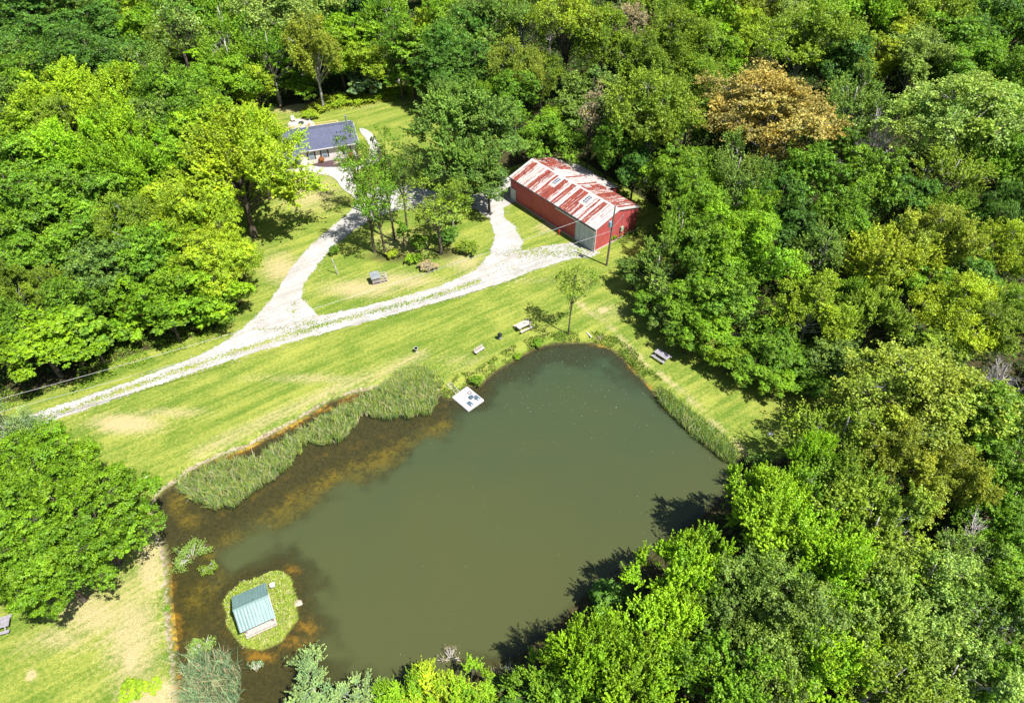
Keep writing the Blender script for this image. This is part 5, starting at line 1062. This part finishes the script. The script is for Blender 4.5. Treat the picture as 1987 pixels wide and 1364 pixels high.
c = U(656, 532); t = thing("wooden_post", "leaning weathered post on the drive island, vine at its foot", "post", (c.x, c.y, 0), 0); mb = MB(); mb.tube([(0, 0, 0), (-.25, .02, 1.6), (-.42, .0, 2.9)], [.09, .08, .07], 8); mb.build("shaft", M['deadwood'], t)
# deadwood sticking out of the water, leafy drowned branches
def snag(px, py, R, h, col, label, leaves=1600, seed=5, rz=0, leaf=.11):
    r = np.random.default_rng(seed); mb = MB(); c = U(px, py, WL); P = []; N = []
    for k in range(9):
        a = r.uniform(-.5, 3.4); e = Vector((math.cos(a) * R * r.uniform(.5, 1), math.sin(a) * R * r.uniform(.5, 1), h * r.uniform(.3, 1))); mb.tube([(0, 0, -.3), e * .5 + Vector((0, 0, .1)), e], [.05, .035, .012], 5, False)
        for j in range(5):
            f = e * r.uniform(.5, 1) + Vector(r.normal(size=3) * R * .16); f.z = abs(f.z) + .05; mb.tube([e * .5, f], [.02, .008], 3, False)
            m = leaves // 45; P.append(np.array(f) + r.normal(size=(m, 3)) * [R * .10, R * .10, .07]); N.append(rand_dirs(m, r, 1.2))
    o = thing("drowned_shrub", label, "shrub", (c.x, c.y, WL), rz)
    me = bpy.data.meshes.new("branches"); me.from_pydata(mb.v, [], mb.f); me.materials.append(M['deadwood']); put("branches", me, o)
    if leaves:
        P = np.concatenate(P); N = np.concatenate(N); n = len(P); cr = put("foliage", leaf_mesh("foliage", P, N, np.full(n, leaf), r.uniform(.3, .65, n), r.uniform(.2, .6, n), r), o); cr.color = (*COL[col], 1)
snag(372, 1082, 2.0, .7, 'pale', "pale yellowish shrub half submerged by the left shore", 2600, 5, .9)
snag(400, 1100, 1.2, .5, 'olive', "smaller drooping branch beside the half submerged shrub", 900, 6, 3.9)
snag(396, 1266, 1.5, .8, 'pale', "pale leafy shrub above the bluish reeds", 1700, 7, .3)
snag(497, 1300, .8, .6, 'silver', "little silvery sprig standing alone in dark water below the island", 300, 8)
snag(875, 1280, 1.3, .5, 'brown', "bare brown twigs poking from the water above the yellow-green shoots", 260, 9, .4)
snag(985, 1312, 1.2, .6, 'gg', "grey twiggy snag at the dark pond corner", 200, 10)

# ------------------------------------------------------------------ parked car under the olive trees
c = U(893, 402); car = thing("parked_car", "dark blue car mostly hidden under the olive tree on the gravel", "car", (c.x, c.y, .03), math.radians(25))
mb = MB(); prof = [(-2.2, .35), (-2.25, .75), (-1.9, .92), (-1.1, .98), (1.35, 1.0), (2.1, .9), (2.2, .5), (2.15, .33)]
mb.add([(x, y, z) for y in (-.86, .86) for x, z in prof], [tuple(range(8)), tuple(range(15, 7, -1))] + [(i, i + 8, (i + 1) % 8 + 8, (i + 1) % 8) for i in range(8)]); mb.build("body", M['carpaint'], car, .06)
mb = MB(); prof = [(-1.25, .97), (-.55, 1.45), (1.1, 1.48), (1.75, .99)]
mb.add([(x, y * (1 if z < 1.2 else .82), z) for y in (-.80, .80) for x, z in prof], [(0, 1, 2, 3), (7, 6, 5, 4), (0, 4, 5, 1), (1, 5, 6, 2), (2, 6, 7, 3)]); mb.build("windows", M['glass'], car)
mb = MB(); mb.box(-.58, 1.12, -.64, .64, 1.455, 1.50); mb.build("roof", M['carpaint'], car, .02)
for x in (-1.4, 1.35):
    for y in (-.80, .80):
        mb = MB(); mb.tube([(x, y - .1, .32), (x, y + .1, .32)], .32, 16); wh = mb.build("wheel", M['rubber'], car); mb = MB(); mb.tube([(x, y - .11, .32), (x, y + .11, .32)], .18, 12); mb.build("rim", M['galv'], wh)
for y in (-.62, .62): mb = MB(); mb.box(-2.27, -2.2, y - .16, y + .16, .62, .76); mb.build("headlight", M['glass'], car)

# ------------------------------------------------------------------ utility pole and wires
pb = U(1177, 515); pole = thing("utility_pole", "tall wooden utility pole with blue-grey transformer at the barn end", "utility pole", (pb.x, pb.y, 0))
PT = Vector((pb.x + .25, pb.y + .15, 10.4))
mb = MB(); mb.tube([(0, 0, -.3), (.12, .08, 5), (.25, .15, 10.4)], [.17, .14, .10], 10); mb.build("shaft", M['polewood'], pole)
mb = MB(); mb.lathe([(.22, 0), (.25, .05), (.25, .85), (.2, .95), (.05, .98)], 14, (-.22, -.10, 7.0)); tf = mb.build("transformer", M['transf'], pole, smooth=False)
for k in (-1, 1): mb = MB(); mb.lathe([(.04, 0), (.06, .05), (.04, .1), (.06, .15), (.03, .2)], 8, (-.22 + k * .1, -.10, 7.95)); mb.build("bushing", M['white'], tf)
mb = MB(); mb.bar((.1, .05, 7.3), (-.2, -.08, 7.3), .06); mb.bar((-.5, .2, 6.3), (.6, 0, 6.3), .05); mb.build("bracket", M['galv'], pole)
def wire(pts_a, pts_b, sag, label, r=.022):
    a, b = Vector(pts_a), Vector(pts_b); mb = MB(); pts = []
    for k in range(25): u = k / 24; p = a.lerp(b, u); p.z -= sag * 4 * u * (1 - u); pts.append(p)
    mb.tube(pts, r, 5); return tag(mb.build("overhead_wire", M['wire']), label, "wire", "overhead wires")
wire(PT - Vector((0, 0, .3)), U(-60, 790, 8.5), 1.2, "upper overhead wire running from the pole top toward the drive entrance")
wire(PT - Vector((0, 0, 4.2)), U(-60, 815, 5.0), .9, "lower overhead wire running from mid pole toward the drive entrance")
def bw(x, y, z): return barn.matrix_basis @ Vector((x, y, z))
bpy.context.view_layer.update()
bm_ = Matrix.Translation(barn.location) @ Matrix.Rotation(math.radians(-49.8), 4, 'Z')
wire(PT - Vector((0, 0, 3.6)), bm_ @ Vector((L_ + .12, 5.9, 4.4)), .15, "short service wire from the pole to the barn gable", .018)
